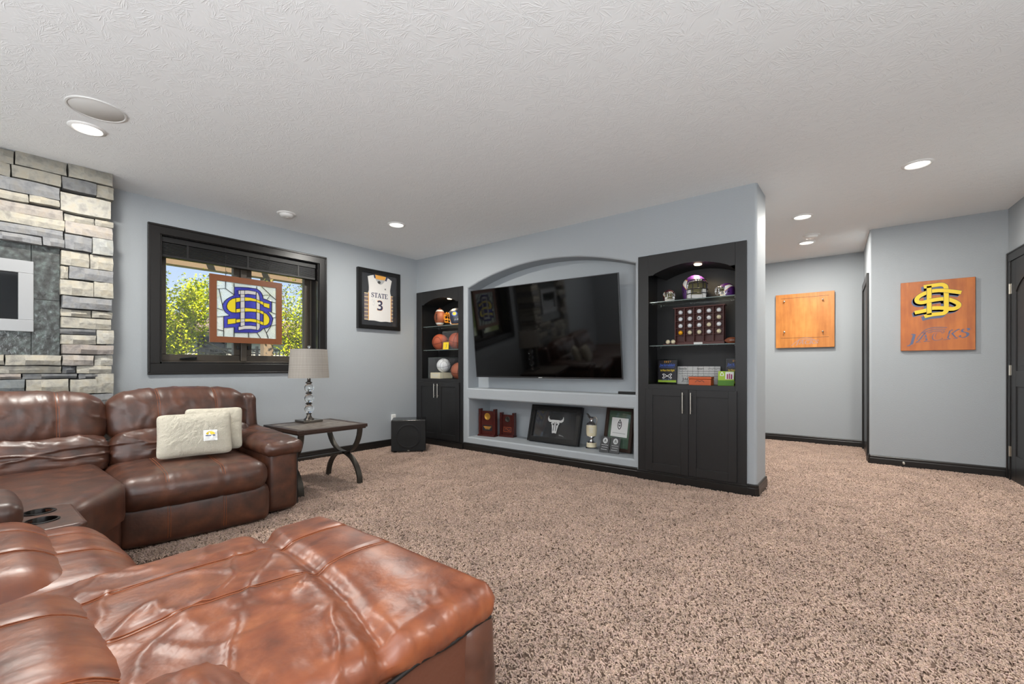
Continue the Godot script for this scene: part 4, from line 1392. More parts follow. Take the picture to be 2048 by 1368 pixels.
func display_case(label: String, where: Vector3, w: float, h: float) -> void:
	var t := thing("display_case", label, "display case", where, 0.0, "acrylic ball cases")
	var a := w * 0.5
	var th := 0.003
	part("base_plate", span(Vector3(-a, 0, -a), Vector3(a, 0.003, a)), M.cabinet_in, t)
	for f in [[-a, 0.003, a - th, a, h, a], [-a, 0.003, -a, a, h, -a + th], [-a, 0.003, -a + th, -a + th, h, a - th], [a - th, 0.003, -a + th, a, h, a - th], [-a, h, -a, a, h + th, a]]:
		part("panel", span(Vector3(f[0], f[1], f[2]), Vector3(f[3], f[4], f[5])), M.acrylic, t)
	var e := st_new()
	for x in [-a, a]:
		tube_in(e, [Vector3(x, 0.003, a), Vector3(x, h, a)], 0.0016, 4)
		tube_in(e, [Vector3(x, h, -a), Vector3(x, h, a)], 0.0016, 4)
	tube_in(e, [Vector3(-a, h, a), Vector3(a, h, a)], 0.0016, 4)
	part("edges", e.commit(), M.glass_edge, t)

func award(called: String, label: String, where: Vector3, w: float, h: float, lean: float, full: bool) -> void:
	var t := thing(called, label, "plaque", where, 0.0, "golf award plaques")
	var x := rot(0, 0.002, 0, -lean, 0, 0)
	part("board", span(Vector3(-w / 2, 0, -0.014), Vector3(w / 2, h, 0), 0.003), M.gloss_black, t, x)
	part("print", span(Vector3(-w / 2 + 0.008, 0.012, 0.0002), Vector3(w / 2 - 0.008, h - 0.008, 0.001)), M.dark_print, t, x)
	var put := func(text: String, hh: float, y: float, m: Material, font: String, shear: float, wide: float) -> void:
		part("lettering", words(text, hh, 0.001, font, 700, shear, wide), m, t, x * at(0, y, 0.0016))
	put.call("2 0 1 7", 0.017, h - 0.024, M.golf_gold, "Droid Serif", 0.0, 1.0)
	put.call("Jackrabbit", 0.026, h - 0.058, M.blueprint, "Droid Serif", 0.2, 0.82)
	part("underline", span(Vector3(-0.07, h - 0.082, 0.001), Vector3(0.07, h - 0.079, 0.002)), M.blueprint, t, x)
	put.call("1st Place First Flight", 0.019, h - 0.112, M.yellow, "Droid Sans", 0.15, 0.58)
	if full:
		var lo := [curve2(pv([-0.036, 0.098, -0.02, 0.09, 0.0, 0.077, 0.02, 0.09, 0.036, 0.098, 0.046, 0.092, 0.038, 0.084, 0.03, 0.076, 0.038, 0.066, 0.046, 0.058, 0.036, 0.052])), curve2(pv([0.036, 0.052, 0.02, 0.064, 0.0, 0.075, -0.02, 0.064, -0.036, 0.052, -0.046, 0.058, -0.038, 0.066, -0.03, 0.076, -0.038, 0.084, -0.046, 0.092, -0.036, 0.098]))]
		part("logo", strokes(lo, 0.006, 0.001, 0.0022), M.white, t, x)
	part("turf_print", span(Vector3(-w / 2 + 0.008, 0.012, 0.001), Vector3(w / 2 - 0.008, 0.034, 0.0016)), M.grass_print, t, x)
	put.call("Jacks", 0.02, 0.042, M.slate_blue, "Droid Serif", 0.3, 1.3)

func family_sign() -> void:
	var t := thing("word_sign", "whitewashed wooden word sign behind the copper box", "sign", Vector3(3.915, 0.946, -0.30))
	var x := rot(0, 0, 0, deg_to_rad(-5), 0, 0)
	for k in 8:
		part("slat", span(Vector3(-0.205 + k * 0.0512, 0, -0.012), Vector3(-0.205 + (k + 1) * 0.0512 - 0.0012, 0.178, 0), 0.001), M.whitewash, t, x)
	for w in [["family", 0.018, -0.15, 0.155], ["heart", 0.017, 0.02, 0.155], ["JACK", 0.026, -0.105, 0.05]]:
		part("lettering", words(w[0], w[1], 0.0008, "Droid Serif", 700), M.ink, t, x * at(w[2], w[3], 0.0006))
	part("script_lines", strokes([_scribble(0.09, 0.2, 0.155, 0.014, 14), _scribble(-0.19, 0.19, 0.13, 0.005, 60), _scribble(-0.19, 0.18, 0.106, 0.007, 52), _scribble(-0.16, 0.19, 0.082, 0.008, 44), _scribble(-0.16, -0.05, 0.024, 0.007, 20)], 0.003, 0.0, 0.001), M.ink, t, x)

func _scribble(x0: float, x1: float, y: float, h: float, n: int) -> PackedVector2Array:   # a line of writing too small to read
	var o := PackedVector2Array()
	for i in n:
		o.append(Vector2(lerpf(x0, x1, i / float(n - 1)), y + h * 0.5 * sin(i * 2.3) * cos(i * 0.9 + y * 50.0)))
	return o

# ------------------------------------------------------------------ television and the low niche
func tv_niche() -> void:
	var W := 1.988
	var H := 1.121
	var t := thing("television", "very large black flat-screen television tilted forward in the arched niche", "television", Vector3(2.211, 1.541, 0.0), deg_to_rad(4.0))
	var x := Transform3D(Basis(Vector3.RIGHT, deg_to_rad(6.5)), Vector3.ZERO)
	part("casing", box(Vector3(W - 0.01, H - 0.01, 0.03), 0.008, Vector3(0, 0, -0.024)), M.black, t, x)
	part("screen", span(Vector3(-W / 2 + 0.008, -H / 2 + 0.014, -0.008), Vector3(W / 2 - 0.008, H / 2 - 0.008, -0.0015)), M.screen, t, x)
	part("bezel", spans([[-W / 2, -H / 2, -0.022, W / 2, -H / 2 + 0.015, 0.001], [-W / 2, H / 2 - 0.008, -0.022, W / 2, H / 2, 0.001], [-W / 2, -H / 2 + 0.015, -0.022, -W / 2 + 0.009, H / 2 - 0.008, 0.001], [W / 2 - 0.009, -H / 2 + 0.015, -0.022, W / 2, H / 2 - 0.008, 0.001]], 0.0015), M.bezel, t, x)
	part("badge", words("SAMSUNG", 0.008, 0.001, "Droid Sans", 700), M.white, t, x * at(-0.02, -H / 2 + 0.0075, 0.0015))
	part("wall_mount", spans([[-0.3, -0.25, -0.19, 0.3, 0.25, -0.17], [-0.25, -0.2, -0.17, -0.2, 0.2, -0.06], [0.2, -0.2, -0.17, 0.25, 0.2, -0.06]]), M.black, t)
	var rm := thing("media_remote", "slim black remote box lying at the right end of the niche ledge", "remote", Vector3(3.285, 0.8355, -0.065))
	part("body", span(Vector3(-0.1, 0, -0.022), Vector3(0.1, 0.026, 0.022), 0.004), M.black, rm)
	part("top_panel", span(Vector3(-0.095, 0.026, -0.018), Vector3(0.095, 0.0275, 0.018)), M.gloss_black, rm)

func trophy(label: String, where: Vector3, turn: float, w: float, h: float, framed: bool) -> void:
	var t := thing("award_trophy", label, "trophy", where, turn, "cherry wood trophies")
	var m: Material = M.cherry
	part("base", spans([[-w * 0.58, 0, -0.05, w * 0.58, 0.018, 0.045], [-w * 0.54, 0.018, -0.045, w * 0.54, 0.026, 0.04]], 0.002), m, t)
	for sd in [-1.0, 1.0]:
		part("post", span(Vector3(sd * w * 0.5 - 0.015, 0.026, -0.04), Vector3(sd * w * 0.5 + 0.015, h, 0.022), 0.003), m, t)
	part("board", span(Vector3(-w * 0.5 + 0.015, 0.026, -0.02), Vector3(w * 0.5 - 0.015, h - 0.03, 0.004), 0.001), m, t)
	part("medal", lathe([Vector2(0, 0), Vector2(w * 0.19, 0), Vector2(w * 0.2, 0.003), Vector2(w * 0.16, 0.005), Vector2(w * 0.155, 0.004), Vector2(0, 0.004)], 28), M.gold if not framed else M.iron, t, Transform3D(Basis(Vector3.RIGHT, PI / 2), Vector3(0, h * 0.72, 0.004)))
	var py := h * 0.3
	part("name_plate", span(Vector3(-w * 0.32, py - h * 0.1, 0.004), Vector3(w * 0.32, py + h * 0.1, 0.0055)), M.ink if not framed else M.rack, t)
	var lines := []
	if framed:
		lines = [curve2(pv([-w * 0.2, py, -w * 0.1, py + 0.012, 0, py, w * 0.1, py - 0.012, w * 0.2, py])), pv([-w * 0.3, py - h * 0.09, w * 0.3, py - h * 0.09, w * 0.3, py + h * 0.09, -w * 0.3, py + h * 0.09, -w * 0.3, py - h * 0.09])]
	else:
		for k in 3:
			lines.append(pv([-w * (0.26 - 0.05 * k), py + 0.016 - 0.014 * k, w * (0.26 - 0.05 * k), py + 0.016 - 0.014 * k]))
	part("engraving", strokes(lines, 0.005, 0.0055, 0.0065), M.gold_paint if not framed else M.copper_box, t)

func low_niche() -> void:
	var F := 0.1875
	trophy("taller cherry wood trophy with a gold medal at the left of the low niche", Vector3(1.225, F, -0.20), deg_to_rad(8), 0.235, 0.365, false)
	trophy("shorter cherry wood trophy with a dark medal beside the taller one", Vector3(1.475, F, -0.32), deg_to_rad(8), 0.195, 0.32, true)
	# framed skull print
	var s := thing("framed_skull_print", "black shadow-box frame with a white longhorn skull leaning in the low niche", "picture frame", Vector3(2.245, F, -0.24), deg_to_rad(0))
	var x := rot(0, 0.004, 0, -deg_to_rad(15), 0, 0)
	frame(s, x, 0.725, 0.455, 0.062, 0.04, M.black_wood)
	part("backing", span(Vector3(-0.31, 0.055, 0.002), Vector3(0.31, 0.4, 0.006)), M.mat_black, s, x)
	var sk := st_new()
	var face := pv([-0.035, 0.285, 0.035, 0.285, 0.048, 0.262, 0.06, 0.24, 0.047, 0.225, 0.043, 0.2, 0.036, 0.17, 0.03, 0.125, 0.022, 0.118, 0.016, 0.128, 0.0, 0.122, -0.016, 0.128, -0.022, 0.118, -0.03, 0.125, -0.036, 0.17, -0.043, 0.2, -0.047, 0.225, -0.06, 0.24, -0.048, 0.262])
	prism_in(sk, face, 0.006, 0.009)
	for sd in [-1.0, 1.0]:
		prism_in(sk, pv([sd * 0.035, 0.285, sd * 0.075, 0.282, sd * 0.098, 0.3, sd * 0.104, 0.33, sd * 0.115, 0.3, sd * 0.108, 0.272, sd * 0.085, 0.256, sd * 0.045, 0.256]), 0.006, 0.009)
	part("skull", sk.commit(), M.offwhite, s, x)
	part("eye_socket", _two(prism(pv([0.018, 0.235, 0.038, 0.245, 0.034, 0.222, 0.022, 0.215]), 0.009, 0.0096)), M.mat_black, s, x)
	part("nose_line", strokes([pv([-0.012, 0.255, -0.017, 0.15]), pv([0.012, 0.255, 0.017, 0.15])], 0.008, 0.009, 0.0096), M.mat_black, s, x)
	part("signature", strokes([curve2(pv([0.07, 0.1, 0.08, 0.112, 0.085, 0.098, 0.095, 0.108, 0.105, 0.097, 0.115, 0.104, 0.125, 0.094, 0.14, 0.092]))], 0.0025, 0.006, 0.007), M.grey_print, s, x)
	part("glass", span(Vector3(-0.305, 0.06, 0.014), Vector3(0.305, 0.395, 0.016)), M.acrylic, s, x)
	# jug
	var j := thing("claret_jug", "silver and white lidded jug trophy with a curved handle", "jug", Vector3(2.765, F, -0.25))
	part("base_ring", lathe([Vector2(0, 0), Vector2(0.066, 0), Vector2(0.068, 0.01), Vector2(0.06, 0.018), Vector2(0.058, 0.02)], 28), M.chrome, j)
	part("base_band", lathe([Vector2(0.056, 0.02), Vector2(0.056, 0.066), Vector2(0.05, 0.07)], 28), M.golf_cream, j)
	part("stem", lathe([Vector2(0.05, 0.07), Vector2(0.038, 0.078), Vector2(0.02, 0.092), Vector2(0.016, 0.108), Vector2(0.024, 0.122), Vector2(0.045, 0.136), Vector2(0.052, 0.145)], 24), M.chrome, j)
	part("body", lathe([Vector2(0.052, 0.145), Vector2(0.058, 0.17), Vector2(0.061, 0.21), Vector2(0.06, 0.25), Vector2(0.057, 0.27)], 28), M.golf_cream, j)
	part("neck", lathe([Vector2(0.057, 0.27), Vector2(0.05, 0.288), Vector2(0.03, 0.3), Vector2(0.019, 0.315), Vector2(0.018, 0.345), Vector2(0.024, 0.35), Vector2(0.02, 0.358), Vector2(0.0, 0.362)], 24), M.chrome, j)
	part("handle", tube(curve3([Vector3(0.018, 0.34, 0), Vector3(0.05, 0.362, 0), Vector3(0.068, 0.335, 0), Vector3(0.062, 0.3, 0), Vector3(0.05, 0.27, 0)]), 0.005, 8), M.steel, j)
	part("spout", tube(curve3([Vector3(-0.01, 0.345, 0), Vector3(-0.03, 0.36, 0), Vector3(-0.045, 0.385, 0), Vector3(-0.062, 0.392, 0)]), [0.014, 0.014, 0.0135, 0.013, 0.0125, 0.012, 0.0115, 0.011, 0.0105, 0.01, 0.0095, 0.009, 0.0085, 0.008, 0.0075, 0.007, 0.0065, 0.006, 0.006], 8), M.iron, j)
	part("band_text", strokes([pv([-0.025, 0.235, 0.025, 0.235]), pv([-0.02, 0.215, 0.02, 0.215]), pv([-0.025, 0.195, 0.025, 0.195])], 0.006, 0.0605, 0.0612), M.offwhite, j, at(0, 0, 0, 0.4))
	# certificate
	var c := thing("framed_certificate", "wood framed certificate with green mat leaning at the right end of the low niche", "picture frame", Vector3(3.07, F, -0.27), deg_to_rad(-12))
	var y := rot(0, 0.004, 0, -deg_to_rad(10), 0, 0)
	frame(c, y, 0.37, 0.475, 0.035, 0.025, M.table_wood)
	part("mat_board", span(Vector3(-0.155, 0.03, 0.0), Vector3(0.155, 0.45, 0.004)), M.green, c, y)
	part("inner_mat_line", strokes([pv([-0.125, 0.14, 0.125, 0.14, 0.125, 0.385, -0.125, 0.385, -0.125, 0.14])], 0.004, 0.004, 0.006), M.grass_dull, c, y)
	part("paper", span(Vector3(-0.11, 0.155, 0.004), Vector3(0.11, 0.365, 0.0055)), M.white, c, y)
	part("crest", strokes([curve2(pv([0, 0.34, -0.012, 0.325, -0.022, 0.3, -0.02, 0.265, 0.0, 0.24, 0.02, 0.265, 0.022, 0.3, 0.012, 0.325, 0, 0.34])), curve2(pv([-0.01, 0.29, 0.0, 0.27, 0.01, 0.29])), curve2(pv([-0.012, 0.318, 0.0, 0.305, 0.012, 0.318])), pv([0, 0.34, 0, 0.352])], 0.009, 0.0055, 0.0064), M.ink, c, y)
	part("caption", strokes([_scribble(-0.085, 0.085, 0.195, 0.006, 40)], 0.0028, 0.0055, 0.0064), M.ink, c, y)
	part("glass", span(Vector3(-0.155, 0.03, 0.011), Vector3(0.155, 0.45, 0.0125)), M.acrylic, c, y)
	for k in 2:
		var p := thing("stone_award", ["dark engraved stone award, left of the pair before the certificate", "dark engraved stone award, right and nearer of the pair before the certificate"][k], "award", Vector3(2.985 + 0.118 * k, F, -0.115 - 0.005 * k), deg_to_rad(14), "small stone awards")
		var z := rot(0, 0.003, 0, -deg_to_rad(18), 0, -0.08)
		part("slab", prism(pv([-0.05, 0, 0.05, 0, 0.05, 0.165, 0.036, 0.176, -0.036, 0.176, -0.05, 0.165]), -0.018, 0.0), M.dark_slab, p, z)
		part("crest", prism(_ell(0.026, 0.032, 0, 0.13), 0.0, 0.0012), M.grey_print, p, z)
		part("crest_print", strokes([curve2(pv([-0.01, 0.115, 0.0, 0.145, 0.01, 0.115])), pv([-0.01, 0.125, 0.01, 0.125])], 0.005, 0.0012, 0.002), M.dark_slab, p, z)
		part("engraving", strokes([_scribble(-0.036, 0.036, 0.082, 0.008, 18 + k), _scribble(-0.03, 0.034, 0.058, 0.009, 16 + k), _scribble(-0.036, 0.03, 0.033, 0.009, 19 - k)], 0.004, 0.0, 0.001), M.grey_print, p, z)

func _ell(a: float, b: float, cx: float, cy: float) -> PackedVector2Array:
	var o := PackedVector2Array()
	for i in 20:
		o.append(Vector2(cx + a * cos(TAU * i / 20.0), cy + b * sin(TAU * i / 20.0)))
	return o

func _two(m: ArrayMesh) -> ArrayMesh:   # the same shape on both sides of x = 0
	var st := st_new()
	st.append_from(m, 0, Transform3D())
	st.append_from(m, 0, Transform3D(Basis(Vector3.UP, PI), Vector3(0, 0, 0.0186)))
	return st.commit()

func frame(t: Node3D, x: Transform3D, w: float, h: float, f: float, d: float, m: Material) -> void:   # four mitred rails round a picture that stands on y = 0
	for p in [pv([-w / 2, 0, w / 2, 0, w / 2 - f, f, -w / 2 + f, f]), pv([w / 2, 0, w / 2, h, w / 2 - f, h - f, w / 2 - f, f]), pv([w / 2, h, -w / 2, h, -w / 2 + f, h - f, w / 2 - f, h - f]), pv([-w / 2, h, -w / 2, 0, -w / 2 + f, f, -w / 2 + f, h - f])]:
		var st := st_new()
		prism_in(st, p, -0.008, d)
		part("frame_rail", st.commit(), m, t, x)
		var q := PackedVector2Array()
		var c := Vector2(0, h / 2)
		for v in p:
			q.append(v)
		var s2 := st_new()
		stroke_in(s2, PackedVector2Array([q[0].lerp(q[3], 0.3), q[1].lerp(q[2], 0.3)]), f * 0.28, d, d + f * 0.12)
		part("moulding", s2.commit(), m, t, x)

# ------------------------------------------------------------------ hallway: plaques and doors
func hall() -> void:
	var p := thing("wooden_plaque", "light wooden plaque with four standoff screws on the hallway end wall", "plaque", Vector3(4.505, 1.40, -3.499))
	part("board", span(Vector3(-0.36, 0, 0.022), Vector3(0.36, 0.795, 0.046), 0.003), M.plaque_light, p)
	part("standoff", spans([[-0.3, 0.06, 0.0, 0.3, 0.74, 0.022]]), M.ink, p)
	part("border_line", strokes([pv([-0.295, 0.145, 0.295, 0.145]), pv([-0.295, 0.735, 0.295, 0.735])], 0.004, 0.0455, 0.0466), M.table_wood, p)
	for q in [[-0.245, 0.69], [0.225, 0.68], [-0.245, 0.235], [0.225, 0.225]]:
		var sc := st_new()
		lathe_in(sc, [Vector2(0.006, 0), Vector2(0.006, 0.03), Vector2(0.013, 0.03), Vector2(0.013, 0.036), Vector2(0.009, 0.04), Vector2(0.0, 0.041)], 14)
		part("standoff_screw", sc.commit(), M.steel, p, Transform3D(Basis(Vector3.RIGHT, PI / 2), Vector3(q[0], q[1], 0.046)))
	part("lettering", words("JACKS", 0.06, 0.0012, "Droid Serif", 700, 0.35, 1.05), M.faded_print, p, at(0.04, 0.078, 0.0464))
	part("swoosh", strokes([curve2(pv([-0.16, 0.03, -0.06, 0.12, 0.02, 0.142, 0.1, 0.13])), curve2(pv([-0.05, 0.1, 0.02, 0.12, 0.13, 0.112]))], 0.008, 0.0455, 0.047), M.faded_print, p)
	# plaque with the interlocked letters
	var w := thing("wooden_plaque", "orange-brown wooden plaque with yellow interlocked letters beside the dark door", "plaque", Vector3(5.8065, 1.295, -2.2995))
	var W := 0.581
	var H := 0.752
	part("board", span(Vector3(-W / 2, 0, 0.004), Vector3(W / 2, H, 0.032), 0.003), M.plaque, w)
	var off := Vector2(-W / 2, 0)
	var sc2 := Vector2(W, H)
	var S := curve2(pv([0.82, 0.797, 0.703, 0.822, 0.566, 0.847, 0.437, 0.848, 0.34, 0.825, 0.268, 0.791, 0.227, 0.746, 0.244, 0.706, 0.3, 0.693, 0.373, 0.706, 0.445, 0.718, 0.582, 0.727, 0.671, 0.708, 0.752, 0.669, 0.79, 0.629, 0.76, 0.589, 0.687, 0.577, 0.566, 0.599, 0.437, 0.603, 0.348, 0.577, 0.199, 0.552], sc2, off), 4)
	var D := curve2(pv([0.324, 0.918, 0.437, 0.926, 0.55, 0.932, 0.598, 0.918, 0.621, 0.888, 0.626, 0.8, 0.626, 0.6, 0.621, 0.55, 0.59, 0.523, 0.534, 0.518, 0.437, 0.512, 0.331, 0.49], sc2, off), 4)
	var B := pv([0.397, 0.925, 0.398, 0.51], sc2, off)
	var dn := Vector2(-0.02, -0.024)
	part("letter_shadow", strokes([_shift(S, dn.x, dn.y), _shift(D, dn.x, dn.y), _shift(B, dn.x, dn.y), _shift(S, dn.x / 2, dn.y / 2)], 0.046, 0.0315, 0.0324), M.slate_blue, w)
	part("letter_outline", strokes([D, B], 0.0445, 0.0315, 0.0328), M.letter_line, w)
	part("letter_d", strokes([D, B], 0.038, 0.0315, 0.0336), M.yellow, w)
	part("letter_outline", strokes([S.slice(4, 30), S.slice(38, 58), S.slice(0, 5)], 0.0445, 0.0315, 0.0342), M.letter_line, w)
	part("letter_s", strokes([S], 0.038, 0.0315, 0.0350), M.yellow, w)
	# the stem of the d passes over the s twice
	part("letter_outline", strokes([pv([0.397, 0.875, 0.397, 0.775], sc2, off), pv([0.626, 0.76, 0.626, 0.625], sc2, off), pv([0.398, 0.64, 0.398, 0.545], sc2, off)], 0.0445, 0.034, 0.0354), M.letter_line, w)
	for l in [[0.397, 0.88, 0.397, 0.77], [0.626, 0.77, 0.626, 0.62], [0.398, 0.65, 0.398, 0.54]]:
		part("letter_d", strokes([pv(l, sc2, off)], 0.038, 0.034, 0.0360), M.yellow, w)
	part("lettering", words("JACKS", 0.10, 0.0012, "Droid Serif", 700, 0.32, 1.12), M.slate_blue, w, Transform3D(Basis(Vector3.BACK, 0.1), Vector3(0.02, 0.155, 0.0324)))
	part("lettering_inlay", words("JACKS", 0.094, 0.0012, "Droid Serif", 400, 0.32, 1.14), M.plaque_inlay, w, Transform3D(Basis(Vector3.BACK, 0.1), Vector3(0.02, 0.156, 0.0331)))
	part("swoosh", strokes([curve2(pv([-0.16, 0.12, -0.1, 0.215, -0.02, 0.245, 0.08, 0.24])), curve2(pv([-0.12, 0.19, -0.02, 0.225, 0.07, 0.222])), curve2(pv([-0.1, 0.18, -0.01, 0.207, 0.06, 0.206]))], 0.006, 0.0315, 0.033), M.slate_blue, w)
	# hallway door
	var d := thing("door_3", "dark espresso door frame seen edge-on between the two plaque walls", "door", Vector3(5.2412, 0, -2.42), 0.0492)
	d.name = "door_3"
	d.set_meta("kind", "structure")
	part("casing", spans([[-0.022, 0, -0.09, 0.004, 2.225, 0], [-0.022, 0, -1.05, 0.004, 2.225, -0.96], [-0.022, 2.135, -0.96, 0.004, 2.225, -0.09]], 0.004), M.trim, d)
	part("leaf", span(Vector3(-0.006, 0.01, -0.96), Vector3(0.004, 2.135, -0.09)), M.trim, d)
	# door at the right edge
	var e := thing("door_1", "black two-panel door with steel hinges at the right edge of the picture", "door")
	e.name = "door_1"
	e.transform = RIGHT
	e.set_meta("kind", "structure")
	part("casing", spans([[-0.02, 0, 0.045, 0.002, 2.155, 0.115], [-0.02, 0, 1.005, 0.002, 2.155, 1.09], [-0.02, 2.155, 0.045, 0.002, 2.24, 1.09], [-0.027, 0, 0.043, 0.002, 2.246, 0.057], [-0.027, 2.232, 0.057, 0.002, 2.246, 1.09]], 0.004), M.trim, e)
	var lf := st_new()
	for b in [[0.118, 0.01, 0.24, 2.152], [0.88, 0.01, 1.002, 2.152], [0.24, 0.01, 0.88, 0.26], [0.24, 0.93, 0.88, 1.08]]:
		rb(lf, Vector3(-0.006, (b[1] + b[3]) * 0.5, (b[0] + b[2]) * 0.5), Vector3(0.012, b[3] - b[1], b[2] - b[0]), 0.003)
	var tp := PackedVector2Array([Vector2(0.24, 2.152), Vector2(0.88, 2.152)])
	for i in 15:
		var zz := lerpf(0.88, 0.24, i / 14.0)
		tp.append(Vector2(zz, arch_y(zz, 0.24, 0.88, 1.84, 0.13)))
	prism_in(lf, tp, 0.0, 0.012, Transform3D(Basis(Vector3.BACK, Vector3.UP, Vector3.LEFT), Vector3.ZERO))
	part("leaf", lf.commit(), M.cabinet, e)
	part("panel", spans([[-0.004, 0.255, 0.235, 0.001, 0.935, 0.885], [-0.004, 1.075, 0.235, 0.001, 1.99, 0.885]]), M.cabinet, e)
	part("raised_panel", spans([[-0.008, 0.31, 0.29, -0.003, 0.88, 0.83], [-0.008, 1.13, 0.29, -0.003, 1.8, 0.83]], 0.002), M.cabinet, e)
	for y in [1.885, 1.085, 0.29]:
		var hs := st_new()
		lathe_in(hs, [Vector2(0.0, -0.05), Vector2(0.007, -0.05), Vector2(0.007, 0.05), Vector2(0, 0.05)], 10, Vector3(-0.02, y, 0.113))
		rb(hs, Vector3(-0.0135, y, 0.125), Vector3(0.003, 0.098, 0.022), 0.001)
		part("hinge", hs.commit(), M.steel, e)
	one("door_stop", lathe([Vector2(0, 0), Vector2(0.012, 0), Vector2(0.012, 0.006), Vector2(0.006, 0.008), Vector2(0.006, 0.055), Vector2(0.01, 0.057), Vector2(0.01, 0.07), Vector2(0, 0.072)], 14), M.steel, "small steel door stop on the skirting under the second plaque", "door stop", Transform3D(Basis(Vector3.RIGHT, PI / 2), Vector3(5.54, 0.055, -2.2865)))

# ------------------------------------------------------------------ framed jersey
func jersey() -> void:
	var W := 0.668
	var H := 0.80
	var t := thing("framed_jersey", "white number 3 basketball jersey in a black shadow-box frame beside the window", "framed jersey", Vector3(0.002, 1.625, 0.668), PI / 2)
	frame(t, Transform3D(), W, H, 0.052, 0.045, M.black_wood)
	part("backing", span(Vector3(-0.3, 0.045, -0.001), Vector3(0.3, 0.755, 0.006)), M.navy_mat, t)
	var o := Vector2(-W / 2, 0)
	var sc := Vector2(W, H)
	# side panels with stripes
	for sd in [[0.165, 0.265], [0.775, 0.845]]:
		part("side_panel", prism(pv([sd[0], 0.15, sd[1], 0.15, sd[1], 0.585, sd[0], 0.6], sc, o), 0.006, 0.012), M.stripe_grey, t)
		for k in 8:
			var y := 0.155 + k * 0.062
			part("stripe", prism(pv([sd[0], y, sd[1], y, sd[1], y + 0.012, sd[0], y + 0.012], sc, o), 0.012, 0.0135), M.cream_trim, t)
	var body := pv([0.243, 0.88, 0.31, 0.902, 0.379, 0.918, 0.42, 0.845, 0.47, 0.79, 0.53, 0.765, 0.59, 0.79, 0.645, 0.845, 0.69, 0.912, 0.75, 0.89, 0.81, 0.864, 0.785, 0.77, 0.768, 0.685, 0.775, 0.64, 0.79, 0.6, 0.79, 0.142, 0.68, 0.148, 0.55, 0.135, 0.4, 0.148, 0.255, 0.145, 0.255, 0.61, 0.27, 0.65, 0.272, 0.7, 0.262, 0.78], sc, o)
	part("jersey_body", prism(body, 0.006, 0.018), M.jersey, t)
	part("side_piping", strokes([pv([0.255, 0.15, 0.255, 0.61], sc, o), pv([0.79, 0.15, 0.79, 0.6], sc, o)], 0.008, 0.017, 0.0195), M.gold_paint, t)
	part("neck_inside", prism(pv([0.379, 0.915, 0.69, 0.91, 0.645, 0.845, 0.59, 0.79, 0.53, 0.765, 0.47, 0.79, 0.42, 0.845], sc, o), 0.006, 0.012), M.jersey_inside, t)
	part("collar", prism(pv([0.40, 0.925, 0.67, 0.918, 0.645, 0.86, 0.53, 0.852, 0.425, 0.862], sc, o), 0.012, 0.016), M.gold_paint, t)
	part("shoulder_strap", strokes([pv([0.385, 0.925, 0.405, 0.865], sc, o), pv([0.70, 0.92, 0.66, 0.845], sc, o)], 0.022, 0.016, 0.0195), M.navy, t)
	part("neck_badge", prism(_ell(0.024, 0.02, 0.005, 0.645), 0.012, 0.014), M.iron, t)
	part("lettering", words("STATE", 0.066, 0.002, "Droid Serif", 700, 0.0, 0.88), M.navy, t, at(0.008, 0.462, 0.0185))
	part("number", words("3", 0.142, 0.002, "Droid Sans", 700, 0.0, 1.0), M.gold_paint, t, at(0.015, 0.325, 0.0180))
	part("number", words("3", 0.136, 0.002, "Droid Sans", 700, 0.0, 0.96), M.navy, t, at(0.015, 0.325, 0.0192))
	part("logo", strokes([curve2(pv([0.09, 0.572, 0.1, 0.56, 0.11, 0.572])), curve2(pv([0.09, 0.55, 0.1, 0.562, 0.11, 0.55]))], 0.006, 0.018, 0.0192), M.ink, t)
	part("signature", strokes([curve2(pv([-0.12, 0.38, -0.1, 0.41, -0.09, 0.36, -0.075, 0.4, -0.07, 0.35, -0.09, 0.32, -0.1, 0.34]))], 0.003, 0.018, 0.0186), M.grey_print, t)
	part("glass", span(Vector3(-0.295, 0.05, 0.03), Vector3(0.295, 0.75, 0.032)), M.acrylic, t)

